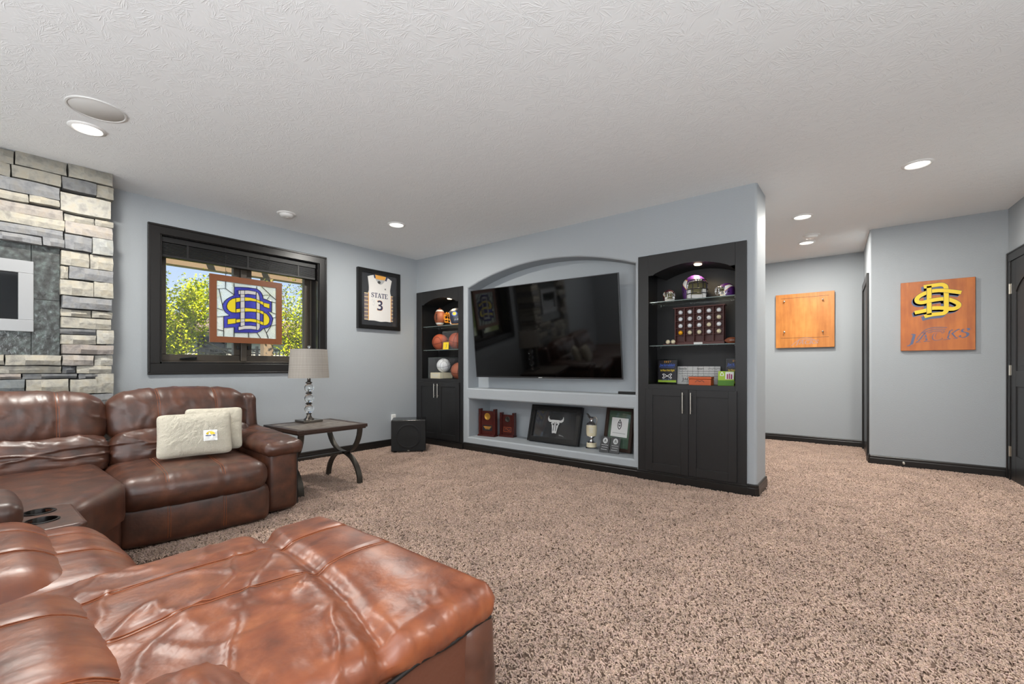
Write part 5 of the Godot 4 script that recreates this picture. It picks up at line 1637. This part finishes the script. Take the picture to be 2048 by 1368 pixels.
# ------------------------------------------------------------------ side table, lamp, subwoofer
func side_table() -> void:
	var t := thing("side_table", "tile-topped side table on curved dark metal legs beside the sofa arm", "side table", Vector3(1.15, 0, 2.15))
	var w := 0.335
	var d := 0.335
	part("apron", span(Vector3(-w + 0.012, 0.535, -d + 0.012), Vector3(w - 0.012, 0.556, d - 0.012), 0.002), M.table_wood, t)
	part("rim", spans([[-w, 0.548, -d, w, 0.578, -d + 0.05], [-w, 0.548, d - 0.05, w, 0.578, d], [-w, 0.548, -d + 0.05, -w + 0.05, 0.578, d - 0.05], [w - 0.05, 0.548, -d + 0.05, w, 0.578, d - 0.05]], 0.004), M.table_wood, t)
	for i in 2:
		for k in 2:
			part("tile", span(Vector3(-w + 0.052 + i * (w - 0.051), 0.556, -d + 0.052 + k * (d - 0.051)), Vector3(-0.0015 + i * (w - 0.051), 0.5765, -0.0015 + k * (d - 0.051)), 0.002), M.table_tile, t)
	for sz in [-0.283, 0.283]:
		var up := PackedVector2Array()
		var lo := PackedVector2Array()
		for i in 21:
			var a := PI * i / 20.0
			up.append(Vector2(-cos(a) * 0.285, 0.55 - sin(a) * 0.275))
			lo.append(Vector2(-cos(a) * 0.285, 0.0 + sin(a) * 0.272))
		part("leg", _strap(up, 0.02, sz - 0.024, sz + 0.024), M.iron, t)
		part("leg", _strap(lo, 0.02, sz - 0.024, sz + 0.024), M.iron, t)
	part("stretcher", span(Vector3(-0.02, 0.266, -0.28), Vector3(0.02, 0.282, 0.28), 0.003), M.iron, t)
	# lamp
	var l := thing("table_lamp", "table lamp with stacked crystal balls and a taupe linen drum shade", "lamp", Vector3(0.915, 0.578, 2.10), 0.0)
	part("base", spans([[-0.095, 0.0, -0.095, 0.095, 0.022, 0.095]], 0.004), M.pewter, l)
	part("pedestal", lathe([Vector2(0.05, 0.022), Vector2(0.047, 0.03), Vector2(0.03, 0.042), Vector2(0.022, 0.06), Vector2(0.019, 0.072), Vector2(0.026, 0.076), Vector2(0.026, 0.082), Vector2(0.012, 0.086)], 24), M.pewter, l)
	for k in 3:
		var y := 0.127 + k * 0.103
		part("crystal_ball", lathe(ball_profile(0.044, 16), 28), M.crystal, l, at(0, y, 0), "clear crystal ball")
		part("collar", lathe([Vector2(0.006, 0.041), Vector2(0.022, 0.041), Vector2(0.027, 0.047), Vector2(0.033, 0.0505), Vector2(0.033, 0.0535), Vector2(0.026, 0.057), Vector2(0.02, 0.0625), Vector2(0.006, 0.0625)], 24), M.pewter, l, at(0, y, 0))
	part("stem", lathe([Vector2(0.014, 0.395), Vector2(0.016, 0.40), Vector2(0.016, 0.47), Vector2(0.011, 0.475), Vector2(0.011, 0.53)], 16), M.pewter, l)
	part("bulb", lathe([Vector2(0.012, 0.53), Vector2(0.016, 0.55), Vector2(0.03, 0.585), Vector2(0.03, 0.605), Vector2(0.02, 0.625), Vector2(0.0, 0.632)], 18), M.white, l)
	part("harp", tube(curve3([Vector3(-0.012, 0.5, 0), Vector3(-0.055, 0.56, 0), Vector3(-0.05, 0.66, 0), Vector3(0, 0.722, 0), Vector3(0.05, 0.66, 0), Vector3(0.055, 0.56, 0), Vector3(0.012, 0.5, 0)]), 0.0022, 6), M.chrome, l)
	part("shade", lathe([Vector2(0.184, 0.432), Vector2(0.186, 0.432), Vector2(0.168, 0.713), Vector2(0.166, 0.713), Vector2(0.184, 0.432)], 48), M.linen, l, Transform3D(), "taupe linen drum shade")
	var sp := st_new()
	for k in 3:
		var a := TAU * k / 3.0
		tube_in(sp, [Vector3(0, 0.705, 0), Vector3(cos(a) * 0.166, 0.705, sin(a) * 0.166)], 0.0018, 5)
	part("spider", sp.commit(), M.chrome, l)
	part("finial", lathe([Vector2(0.006, 0.715), Vector2(0.006, 0.725), Vector2(0.013, 0.73), Vector2(0.016, 0.738), Vector2(0.013, 0.746), Vector2(0, 0.752)], 14), M.crystal, l)

func _strap(line: PackedVector2Array, th: float, z0: float, z1: float) -> ArrayMesh:
	var st := st_new()
	for i in line.size() - 1:
		var a := line[i]
		var b := line[i + 1]
		var na := _side(line, i) * th * 0.5
		var nb := _side(line, i + 1) * th * 0.5
		var A := [Vector3(a.x - na.x, a.y - na.y, 0), Vector3(b.x - nb.x, b.y - nb.y, 0), Vector3(b.x + nb.x, b.y + nb.y, 0), Vector3(a.x + na.x, a.y + na.y, 0)]
		var Z0 := Vector3(0, 0, z0)
		var Z1 := Vector3(0, 0, z1)
		var m0 := Vector3(na.x, na.y, 0).normalized()
		var m1 := Vector3(nb.x, nb.y, 0).normalized()
		quad(st, A[0] + Z1, A[1] + Z1, A[2] + Z1, A[3] + Z1)
		quad(st, A[1] + Z0, A[0] + Z0, A[3] + Z0, A[2] + Z0)
		quadn(st, [A[0] + Z0, A[1] + Z0, A[1] + Z1, A[0] + Z1], [-m0, -m1, -m1, -m0])
		quadn(st, [A[2] + Z0, A[3] + Z0, A[3] + Z1, A[2] + Z1], [m1, m0, m0, m1])
	return st.commit()

func subwoofer() -> void:
	var t := thing("subwoofer", "black cube subwoofer with cloth grille standing in the corner", "subwoofer", Vector3(0.45, 0, 0.50), deg_to_rad(49))
	part("cabinet", box(Vector3(0.44, 0.405, 0.34), 0.012, Vector3(0, 0.2265, -0.01), 2), M.sub_black, t)
	part("grille", box(Vector3(0.436, 0.397, 0.022), 0.01, Vector3(0, 0.2265, 0.171), 2), M.grille, t)
	part("driver_ring", lathe([Vector2(0.135, 0.0), Vector2(0.14, 0.007), Vector2(0.153, 0.007), Vector2(0.158, 0.0)], 40), M.grille, t, Transform3D(Basis(Vector3.RIGHT, PI / 2), Vector3(0, 0.222, 0.181)))
	part("driver_cone", lathe([Vector2(0.0, 0.004), Vector2(0.05, 0.003), Vector2(0.085, 0.0)], 32), M.grille, t, Transform3D(Basis(Vector3.RIGHT, PI / 2), Vector3(0, 0.217, 0.1815)))
	part("badge", span(Vector3(-0.012, 0.034, 0.1815), Vector3(0.012, 0.042, 0.1835)), M.steel, t)
	for x in [-0.17, 0.17]:
		for z in [-0.14, 0.13]:
			part("foot", lathe([Vector2(0, 0), Vector2(0.018, 0), Vector2(0.02, 0.024), Vector2(0, 0.024)], 14), M.black, t, at(x, 0, z))
	one("wall_outlet", span(Vector3(0, 0.34, 0.395), Vector3(0.03, 0.45, 0.46), 0.005), M.white, "white plug adapter on the wall behind the subwoofer", "outlet")

# ------------------------------------------------------------------ leather sectional
const SOFA_AT := Vector3(2.4, 0, 3.9)
var sofa_node: Node3D

func sp(called: String, mesh: Mesh, m: Material, where: Vector3, turn := Vector3.ZERO, parent: Node3D = null) -> MeshInstance3D:
	return part(called, mesh, m, sofa_node if parent == null else parent, Transform3D(Basis.from_euler(turn), where - (SOFA_AT if parent == null else Vector3.ZERO)))

func ridge(p: Vector3, f: Vector3, k: float) -> float:   # folds: 0 in the flats, 1 on a crest
	return pow(maxf(1.0 - absf(wr.get_noise_3d(p.x * f.x, p.y * f.y, p.z * f.z)) * 2.2, 0.0), k)

func pad_disp(s: Vector3, crown: float, fold: float, seed_at: Vector3, stretch := Vector3(5, 5, 5)) -> Callable:
	return func(p: Vector3, n: Vector3) -> Vector3:
		var a := 1.0 - pow(2.0 * p.x / s.x, 2.0)
		var b := 1.0 - pow(2.0 * p.y / s.y, 2.0)
		var c := 1.0 - pow(2.0 * p.z / s.z, 2.0)
		var w := absf(n.x) * b * c + absf(n.y) * a * c + absf(n.z) * a * b
		var f := ridge(p + seed_at, stretch, 3.0) * fold + wr.get_noise_3dv((p + seed_at) * 5.0) * fold * 0.35
		return n * (crown * maxf(w, 0.0) + f)

func cushion(called: String, s: Vector3, r: float, crown: float, fold: float, where: Vector3, m: Material, turn := Vector3.ZERO, n := Vector3i(24, 14, 24), stretch := Vector3(5, 5, 5)) -> MeshInstance3D:
	return sp(called, soft(s, r, 4, n, pad_disp(s, crown, fold, where, stretch)), m, where, turn)

func stitch(parent: MeshInstance3D, d: Callable, pts: Array, gap: float, across: Vector3) -> void:   # a twin row of thread along points on the cushion
	var st := st_new()
	for sd in [-0.5, 0.5]:
		var l := []
		for q in pts:
			var p: Vector3 = q[0] + across * gap * sd
			l.append(p + d.call(p, q[1]) + q[1] * 0.0014)
		tube_in(st, l, 0.0013, 5)
	part("stitching", st.commit(), M.thread, parent)

func sofa() -> void:
	sofa_node = thing("sectional_sofa", "large brown leather reclining sectional sofa with chaise and cup-holder console", "sofa", SOFA_AT)
	var L: Material = M.leather
	var K: Material = M.leather_dark
	# ---- section along the window wall
	var ss := Vector3(0.93, 0.20, 0.82)
	var cs := Vector3(1.415, 0.357, 3.262)
	var dseat := pad_disp(ss, 0.026, 0.0022, cs, Vector3(3, 3, 30))
	var seat_disp := func(p: Vector3, n: Vector3) -> Vector3:
		var v: Vector3 = dseat.call(p, n)
		for zs in [-0.13, 0.17]:
			v -= n * 0.006 * exp(-pow((p.z - zs) / 0.012, 2.0))
		if p.x > 0.2:
			v.x += 0.02 * (1.0 + p.z)
		return v
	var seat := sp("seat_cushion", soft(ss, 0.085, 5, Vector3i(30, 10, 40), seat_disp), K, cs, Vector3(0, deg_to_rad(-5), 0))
	for zs in [-0.13, 0.17]:
		var pts := []
		for i in 12:
			pts.append([Vector3(lerpf(-0.3, 0.37, i / 11.0), ss.y / 2, zs), Vector3.UP])
		for i in 6:
			var a := PI / 2 * (i + 1) / 7.0
			pts.append([Vector3(0.375 + 0.085 * sin(a), 0.02 + 0.085 * cos(a), zs), Vector3(sin(a), cos(a), 0)])
		pts.append([Vector3(0.46, -0.02, zs), Vector3.RIGHT])
		stitch(seat, seat_disp, pts, 0.014, Vector3.BACK)
	var fr_s := Vector3(0.26, 0.255, 0.82)
	var fdisp := pad_disp(fr_s, 0.022, 0.002, Vector3(3, 1, 2), Vector3(3, 3, 24))
	var fp := sp("footrest_panel", soft(fr_s, 0.04, 3, Vector3i(8, 14, 30), fdisp), K, Vector3(1.70, 0.156, 3.27), Vector3(0, deg_to_rad(-5), 0))
	for zs in [-0.13, 0.17]:
		var pts := []
		for i in 9:
			pts.append([Vector3(0.13, lerpf(0.1, -0.1, i / 8.0), zs), Vector3.RIGHT])
		stitch(fp, fdisp, pts, 0.014, Vector3.BACK)
	sp("base_frame", box(Vector3(0.95, 0.24, 0.95), 0.02), M.welt, Vector3(1.25, 0.15, 3.2))
	# arm
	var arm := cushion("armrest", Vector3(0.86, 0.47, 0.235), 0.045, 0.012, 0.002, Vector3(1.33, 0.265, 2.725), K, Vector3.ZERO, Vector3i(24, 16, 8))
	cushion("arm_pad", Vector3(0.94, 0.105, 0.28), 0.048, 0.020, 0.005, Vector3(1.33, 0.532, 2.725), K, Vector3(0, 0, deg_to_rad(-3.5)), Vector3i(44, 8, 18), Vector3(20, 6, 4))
	part("welt", tube([Vector3(0.436, -0.2, -0.1), Vector3(0.436, 0.2, -0.1)], 0.004, 6), M.welt, arm)
	# backrest: head roll and lumbar
	var hs := Vector3(0.26, 0.36, 0.86)
	var hdisp := pad_disp(hs, 0.03, 0.006, Vector3(1, 5, 2), Vector3(4, 3, 7))
	var bk := func(p: Vector3, n: Vector3) -> Vector3:
		var v: Vector3 = hdisp.call(p, n)
		for zs in [-0.2, 0.17]:
			v -= n * 0.008 * exp(-pow((p.z - zs) / 0.014, 2.0))
		v.y -= 0.018 * pow(absf(2.0 * p.z / hs.z), 4.0) * (0.5 + p.y / hs.y)
		return v
	for k in 2:
		var c := Vector3(1.01, 0.755, 3.175 + 0.895 * k)
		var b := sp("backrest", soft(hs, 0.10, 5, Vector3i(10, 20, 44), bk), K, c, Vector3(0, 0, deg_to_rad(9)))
		for zs in [-0.2, 0.17]:
			var pts := []
			for i in 4:
				var a := PI / 2 * i / 4.0
				pts.append([Vector3(0.03 + 0.10 * sin(a), 0.08 + 0.10 * cos(a), zs), Vector3(sin(a), cos(a), 0)])
			for i in 9:
				pts.append([Vector3(0.13, lerpf(0.08, -0.15, i / 8.0), zs), Vector3.RIGHT])
			stitch(b, bk, pts, 0.014, Vector3.BACK)
		cushion("lumbar_cushion", Vector3(0.27, 0.26, 0.87), 0.085, 0.02, 0.014, Vector3(1.10, 0.52, 3.175 + 0.895 * k), K, Vector3(0, 0, deg_to_rad(14)), Vector3i(12, 18, 50), Vector3(4, 12, 3))
	cushion("back_wing", Vector3(0.22, 0.84, 0.13), 0.05, 0.008, 0.004, Vector3(0.90, 0.455, 2.665), K, Vector3(0, 0, deg_to_rad(4)), Vector3i(8, 20, 6))
	# ---- corner wedge
	var wedge := PackedVector2Array()
	for q in curve2(pv([1.90, -3.675, 2.0, -3.70, 2.12, -3.77, 2.24, -3.85, 2.36, -3.93]), 1):
		wedge.append(q)
	wedge.append(Vector2(2.38, -4.9))
	wedge.append(Vector2(0.95, -4.9))
	wedge.append(Vector2(0.95, -3.675))
	sp("corner_seat", pad(wedge, 0.27, 0.485, 0.075, 0.012), K, Vector3.ZERO)
	sp("corner_base", pad(_shift(wedge, -0.02, -0.015), 0.03, 0.285, 0.02, 0.0), K, Vector3.ZERO)
	# ---- console with two cup holders
	var co := sp("console", box(Vector3(0.385, 0.42, 0.92), 0.03, Vector3.ZERO, 3), K, Vector3(2.565, 0.24, 4.43))
	var top := st_new()
	var cups := [Vector2(2.452, -4.062), Vector2(2.612, -4.068)]
	var rc := 0.046
	for side in [-1, 1]:
		var poly := PackedVector2Array()
		var ymid := -4.065
		if side == 1:
			poly.append_array(PackedVector2Array([Vector2(2.757, ymid), Vector2(2.757, -3.985), Vector2(2.735, -3.962), Vector2(2.39, -3.962), Vector2(2.372, -3.985), Vector2(2.372, ymid)]))
			for c in cups:
				for i in 13:
					var a := PI - PI * i / 12.0
					poly.append(Vector2(c.x + rc * cos(a), ymid + rc * sin(a)))
		else:
			poly.append_array(PackedVector2Array([Vector2(2.372, ymid), Vector2(2.372, -4.89), Vector2(2.757, -4.89), Vector2(2.757, ymid)]))
			for c in [cups[1], cups[0]]:
				for i in 13:
					var a := -PI * i / 12.0
					poly.append(Vector2(c.x + rc * cos(a), ymid + rc * sin(a)))
		prism_in(top, poly, 0.452, 0.498, Transform3D(PLAN, Vector3.ZERO))
	sp("console_top", top.commit(), K, Vector3.ZERO)
	sp("console_edge", tube([Vector3(2.39, 0.482, 3.965), Vector3(2.738, 0.482, 3.965), Vector3(2.756, 0.482, 3.985), Vector3(2.756, 0.482, 4.85)], 0.0165, 10), K, Vector3.ZERO)
	for c in cups:
		sp("cup_holder", lathe([Vector2(0.0, -0.09), Vector2(0.04, -0.09), Vector2(0.0445, 0.0), Vector2(0.047, 0.004), Vector2(0.053, 0.003), Vector2(0.0545, 0.0)], 32), M.cup, Vector3(c.x, 0.4985, -c.y))
	cushion("console_lid", Vector3(0.385, 0.11, 0.60), 0.042, 0.012, 0.001, Vector3(2.565, 0.557, 4.43), K, Vector3.ZERO, Vector3i(16, 6, 18))
	# ---- armless recliner
	var rs := Vector3(0.80, 0.26, 0.62)
	var rc0 := Vector3(3.145, 0.372, 4.222)
	var rd0 := pad_disp(rs, 0.03, 0.0022, rc0, Vector3(13, 4, 3))
	var rdisp := func(p: Vector3, n: Vector3) -> Vector3:
		var v: Vector3 = rd0.call(p, n)
		for xs in [-0.19, 0.06]:
			v -= n * 0.006 * exp(-pow((p.x - xs) / 0.012, 2.0))
		return v
	var rseat := sp("seat_cushion", soft(rs, 0.11, 6, Vector3i(40, 8, 26), rdisp), L, rc0)
	for xs in [-0.19, 0.06]:
		var pts := []
		for i in 8:
			pts.append([Vector3(xs, rs.y / 2, lerpf(0.2, -0.2, i / 7.0)), Vector3.UP])
		for i in 7:
			var a := PI / 2 * (i + 1) / 8.0
			pts.append([Vector3(xs, 0.02 + 0.11 * cos(a), -0.2 - 0.11 * sin(a)), Vector3(0, cos(a), -sin(a))])
		stitch(rseat, rdisp, pts, 0.012, Vector3.RIGHT)
	cushion("footrest_panel", Vector3(0.78, 0.27, 0.2), 0.05, 0.014, 0.003, Vector3(3.145, 0.165, 4.07), K, Vector3.ZERO, Vector3i(24, 10, 6))
	var ls := Vector3(0.80, 0.24, 0.34)
	_roll(Vector3(3.08, 0.425, 4.232), ls, L, [-0.12, 0.14])
	cushion("backrest", Vector3(0.80, 0.48, 0.26), 0.1, 0.03, 0.01, Vector3(3.115, 0.74, 4.60), L, Vector3(deg_to_rad(-14), 0, 0), Vector3i(26, 16, 8))
	# ---- chaise
	_chaise()
	_roll(Vector3(3.97, 0.43, 4.245), Vector3(0.84, 0.25, 0.36), L, [-0.16, 0.17])
	cushion("backrest", Vector3(0.80, 0.48, 0.26), 0.1, 0.03, 0.01, Vector3(3.95, 0.74, 4.62), L, Vector3(deg_to_rad(-14), 0, 0), Vector3i(26, 16, 8))
	cushion("armrest", Vector3(0.17, 0.5, 0.9), 0.04, 0.008, 0.002, Vector3(4.335, 0.28, 4.46), L, Vector3.ZERO, Vector3i(8, 12, 20))
	cushion("arm_pad", Vector3(0.26, 0.145, 0.96), 0.068, 0.02, 0.007, Vector3(4.365, 0.515, 4.455), L, Vector3.ZERO, Vector3i(14, 8, 46), Vector3(4, 6, 16))
	# ---- loose fleece pillows
	pillow("cream fleece pillow in front, with a small printed white label", Vector3(1.56, 0.494, 3.235), Vector3(deg_to_rad(-20), deg_to_rad(73), 0.02), 0.44, 0.315, 0.13)
	pillow("cream fleece pillow tucked behind the front one against the sofa arm", Vector3(1.43, 0.497, 3.085), Vector3(deg_to_rad(-22), deg_to_rad(70), 0.0), 0.37, 0.335, 0.10)

func _roll(c: Vector3, s: Vector3, m: Material, seams: Array) -> void:
	var d0 := pad_disp(s, 0.03, 0.0012, c, Vector3(13, 5, 4))
	var d := func(p: Vector3, n: Vector3) -> Vector3:
		var v: Vector3 = d0.call(p, n)
		for xs in seams:
			v -= n * 0.006 * exp(-pow((p.x - xs) / 0.012, 2.0))
		return v
	var b := sp("lumbar_cushion", soft(s, 0.115, 6, Vector3i(46, 8, 12), d), m, c)
	for xs in seams:
		var pts := []
		for i in 4:
			pts.append([Vector3(xs, s.y / 2, lerpf(0.06, -s.z / 2 + 0.115, i / 3.0)), Vector3.UP])
		for i in 9:
			var a := PI / 2 * (i + 1) / 9.0
			pts.append([Vector3(xs, s.y / 2 - 0.115 + 0.115 * cos(a), -s.z / 2 + 0.115 - 0.115 * sin(a)), Vector3(0, cos(a), -sin(a))])
		stitch(b, d, pts, 0.012, Vector3.RIGHT)

func _chaise() -> void:
	var s := Vector3(0.95, 0.104, 1.0)
	var c := Vector3(3.958, 0.474, 3.845)   # top at 0.525, foot at z 3.345
	var d := func(p: Vector3, n: Vector3) -> Vector3:
		var w := p + c
		var v := Vector3.ZERO
		var a := 1.0 - pow(2.0 * p.x / s.x, 2.0)
		var top := maxf(n.y, 0.0)
		# the crease between seat and foot cushion, deeper at its right end
		var zc := 3.612 + 0.10 * pow(maxf((w.x - 3.75) / 0.65, 0.0), 1.6) - 0.02 * pow(maxf((3.7 - w.x) / 0.2, 0.0), 2.0)
		var g := exp(-pow((w.z - zc) / 0.028, 2.0))
		var side := smoothstep(0.30, 0.46, p.x)
		v -= n * g * (0.020 + 0.012 * smoothstep(0.25, 0.43, p.x) * top + 0.022 * smoothstep(-0.3, -0.45, p.x) - 0.008 * (1.0 - top))
		# crowns of the two cushions
		var foot := 1.0 - pow(clampf((w.z - 3.48) / 0.16, -1.0, 1.0), 2.0)
		var seat := 1.0 - pow(clampf((w.z - 3.88) / 0.30, -1.0, 1.0), 2.0)
		v.y += top * maxf(a, 0.0) * (0.018 * foot + 0.022 * seat)
		# seams
		for xs in [3.70, 3.965]:
			v -= n * 0.006 * exp(-pow((w.x - xs) / 0.013, 2.0)) * top
		# pulled folds near the crease and the pinch, loose folds on the seat
		var near := exp(-absf(w.z - zc) / 0.07)
		v += n * ridge(w, Vector3(17, 4, 4), 3.0) * 0.0035 * near
		var loose := smoothstep(0.0, 0.08, w.z - zc) * smoothstep(4.25, 4.0, w.z)
		var q := Vector3(w.x * 0.8 + w.z * 0.6, w.y, w.z * 0.8 - w.x * 0.6)
		v += n * top * loose * (ridge(q, Vector3(2.0, 2, 5.0), 5.0) * 0.007 + ridge(q + Vector3(7, 0, 3), Vector3(4, 2, 2.0), 6.0) * 0.0055)
		v += n * side * ridge(w, Vector3(5, 5, 20), 3.0) * 0.004
		v += n * wr.get_noise_3dv(w * 3.0) * 0.005
		# rounded foot corners in plan
		return v
	var m := soft(s, 0.0515, 6, Vector3i(72, 1, 90), d)
	var seat := sp("chaise_cushion", m, M.leather, c)
	for xs in [3.70 - c.x, 3.965 - c.x]:
		var pts := []
		for i in 40:
			pts.append([Vector3(xs, s.y / 2, lerpf(0.4, -0.40, i / 39.0)), Vector3.UP])
		for i in 8:
			var a := PI / 2 * (i + 1) / 8.0
			pts.append([Vector3(xs, s.y / 2 - 0.0515 + 0.0515 * cos(a), -0.4485 - 0.0515 * sin(a)), Vector3(0, cos(a), -sin(a))])
		stitch(seat, d, pts, 0.013, Vector3.RIGHT)
	var ps := Vector3(0.90, 0.40, 0.12)
	cushion("front_panel", Vector3(0.94, 0.43, 0.13), 0.05, 0.014, 0.005, Vector3(3.955, 0.245, 3.415), M.leather_dark, Vector3.ZERO, Vector3i(26, 14, 4), Vector3(4, 8, 4))
	sp("side_panel", span(Vector3(3.50, 0.03, 3.375), Vector3(4.412, 0.465, 4.9), 0.012, 2), M.leather_side, Vector3.ZERO)
	# black welt where the cushion meets the side panel
	var w := []
	for i in 30:
		var z := lerpf(3.38, 4.2, i / 29.0)
		w.append(Vector3(4.420, 0.440 + 0.012 * sin(i * 0.9) * 0.3, z))
	sp("welt", tube(w, 0.006, 6), M.welt, Vector3.ZERO)

func pad(poly: PackedVector2Array, y0: float, y1: float, r: float, crown: float) -> ArrayMesh:   # a flat pad of the plan (x, -z) with a rolled upper edge
	if Geometry2D.is_polygon_clockwise(poly):
		poly.reverse()
	var st := st_new()
	st.set_smooth_group(0)
	var rings := [[0.0, y0], [0.0, lerpf(y0, y1 - r, 0.5)]]
	for i in 7:
		var a := PI / 2 * i / 6.0
		rings.append([r * (1.0 - cos(a)), y1 - r + r * sin(a)])
	var n := grow(poly, 1.0)
	var ps := []
	for q in rings:
		var l := []
		for i in poly.size():
			var p: Vector2 = poly[i] - n[i] * q[0]
			l.append(Vector3(p.x, q[1], -p.y))
		ps.append(l)
	for k in ps.size() - 1:
		for i in poly.size():
			var j := (i + 1) % poly.size()
			var p := [ps[k][i], ps[k][j], ps[k + 1][j], ps[k + 1][i]]
			for q in [0, 2, 1, 0, 3, 2]:
				st.add_vertex(p[q])
	var last := PackedVector2Array()
	for q in ps[ps.size() - 1]:
		last.append(Vector2(q.x, -q.z))
	var idx := Geometry2D.triangulate_polygon(last)
	for i in range(0, idx.size(), 3):
		var t := [last[idx[i]], last[idx[i + 1]], last[idx[i + 2]]]
		if (t[1] - t[0]).cross(t[2] - t[0]) < 0:
			t = [t[0], t[2], t[1]]
		for q in [0, 2, 1]:
			st.add_vertex(Vector3(t[q].x, y1, -t[q].y))
	st.index()
	st.generate_normals()
	return st.commit()

func pillow(label: String, where: Vector3, turn: Vector3, w: float, h: float, d: float) -> void:
	var t := thing("throw_pillow", label, "pillow", where, 0.0, "cream fleece pillows")
	var x := Transform3D(Basis.from_euler(turn, EULER_ORDER_YXZ), Vector3.ZERO)
	var P := func(u: float, v: float, sg: float) -> Vector3:
		var a := u * 2.0 - 1.0
		var b := v * 2.0 - 1.0
		var th := pow(maxf((1.0 - pow(absf(a), 3.0)) * (1.0 - pow(absf(b), 3.0)), 0.0), 0.55)
		var pull := 1.0 - 0.05 * (1.0 - b * b) * 0.0
		var px := a * w * 0.5 * (1.0 - 0.03 * (1.0 - b * b)) * sqrt(1.0 - 0.12 * pow(b, 8.0) * pow(a, 8.0)) * pull
		var py := h * 0.5 + b * h * 0.5 * (1.0 - 0.04 * (1.0 - a * a)) * sqrt(1.0 - 0.16 * pow(a, 8.0) * pow(b, 8.0))
		var n := wr.get_noise_3d(px * 55.0 + where.x, py * 55.0, sg * 3.0) * 0.006 + wr.get_noise_3d(px * 14.0, py * 14.0 + where.z, sg) * 0.004
		return Vector3(px, py, sg * (th * d * 0.5 + n * sqrt(th) + 0.012 * pow(maxf((1.0 - pow(absf(a), 12.0)) * (1.0 - pow(absf(b), 12.0)), 0.0), 0.5)))
	var st := st_new()
	st.append_from(grid(func(u: float, v: float) -> Vector3: return P.call(u, v, 1.0), 56, 42), 0, Transform3D())
	st.append_from(grid(func(u: float, v: float) -> Vector3: return P.call(1.0 - u, v, -1.0), 56, 42), 0, Transform3D())
	part("cover", st.commit(), M.fleece, t, x)
	var lb := func(u: float, v: float, k: float) -> Vector3:
		return P.call(lerpf(0.61, 0.80, u), lerpf(0.27, 0.52, v), 1.0) + Vector3(0, 0, k)
	part("label_patch", grid(func(u: float, v: float) -> Vector3: return lb.call(u, v, 0.004), 6, 6), M.white, t, x)
	part("label_print", grid(func(u: float, v: float) -> Vector3: return lb.call(0.5 + 0.34 * cos(u * PI) * v, 0.56 + 0.3 * sin(u * PI) * v, 0.0055), 12, 3), M.yellow, t, x)
	part("label_line", grid(func(u: float, v: float) -> Vector3: return lb.call(0.15 + 0.7 * u, 0.42 + 0.1 * v, 0.0055), 6, 2), M.slate_blue, t, x)

# ------------------------------------------------------------------ carpet
func carpet() -> void:
	var r := RandomNumberGenerator.new()
	r.seed = 77
	var cell := 0.034
	var places := [[], [], [], []]
	var x := 0.0
	while x < 7.4:
		var z := -3.5
		while z < 4.25:
			if _carpet_seen(x, z):
				places[r.randi() % 4].append(Vector3(x + r.randf_range(-0.4, 0.4) * cell, 0.0, z + r.randf_range(-0.4, 0.4) * cell))
			z += cell
		x += cell
	for kind in 4:
		var st := st_new()
		for k in 18:
			var b := Vector3(r.randf_range(-0.5, 0.5) * cell * 1.15, 0, r.randf_range(-0.5, 0.5) * cell * 1.15)
			var a := r.randf() * TAU
			var lean := Vector3(cos(a), 0, sin(a)) * r.randf_range(0.003, 0.011)
			var h := r.randf_range(0.007, 0.014)
			var tone := r.randf_range(0.72, 1.28)
			var base_c := Color(0.485, 0.355, 0.283)
			st.set_color(Color(base_c.r * tone, base_c.g * tone * r.randf_range(0.97, 1.03), base_c.b * tone * r.randf_range(0.94, 1.06)))
			var tip := b + lean + Vector3(0, h, 0)
			var curl := tip + Vector3(cos(a + 1.3), -0.15, sin(a + 1.3)) * 0.006
			tube_in(st, [b, b + lean * 0.4 + Vector3(0, h * 0.6, 0), tip, curl], [0.0024, 0.0030, 0.0030, 0.0018], 4)
		var mesh := st.commit()
		var mm := MultiMesh.new()
		mm.transform_format = MultiMesh.TRANSFORM_3D
		mm.use_colors = true
		mm.mesh = mesh
		mm.instance_count = places[kind].size()
		for i in places[kind].size():
			var q: Vector3 = places[kind][i]
			var tread := 1.0 + 0.3 * wr.get_noise_2d(q.x * 2.4, q.z * 2.4)
			mm.set_instance_transform(i, Transform3D(Basis(Vector3.UP, r.randf() * TAU).scaled(Vector3(1.08, tread, 1.08)), q))
			var wear := clampf(1.0 + 0.16 * wr.get_noise_2d(q.x * 3.1 + 9.0, q.z * 3.1) + 0.10 * wr.get_noise_2d(q.x * 9.0, q.z * 9.0 + 4.0), 0.75, 1.2)
			mm.set_instance_color(i, Color(wear, wear, wear))
		var o := MultiMeshInstance3D.new()
		o.name = "carpet_pile" if kind == 0 else "carpet_pile_%03d" % kind
		o.multimesh = mm
		o.material_override = M.yarn
		add_child(o)
		o.set_meta("kind", "stuff")
		tag(o, "taupe shag carpet pile covering the floor", "carpet")

func _carpet_seen(x: float, z: float) -> bool:
	if z < 0.0 and z > -0.45 and x < 4.5:
		return false
	if z < -0.45 and x < 3.6:
		return false
	if z < -2.29 and x > 5.24:
		return false
	if z > 3.3 and x < 4.35 and x > 2.0 and z > 3.45:
		return false
	if x < 1.7 and z > 2.7:
		return false
	if x > 6.34 + (z + 2.3) * 0.0833:
		return false
	var dx := x - 5.2235
	var dz := z - 4.2937
	var depth := -0.6230 * dx - 0.7823 * dz
	if depth < 0.7:
		return false
	var lat := 0.7823 * dx - 0.6230 * dz
	var px := 1024.0 + 891.8 * lat / depth
	return px > -300.0 and px < 2500.0 and 733.0 + 891.8 * 1.12 / depth < 1900.0
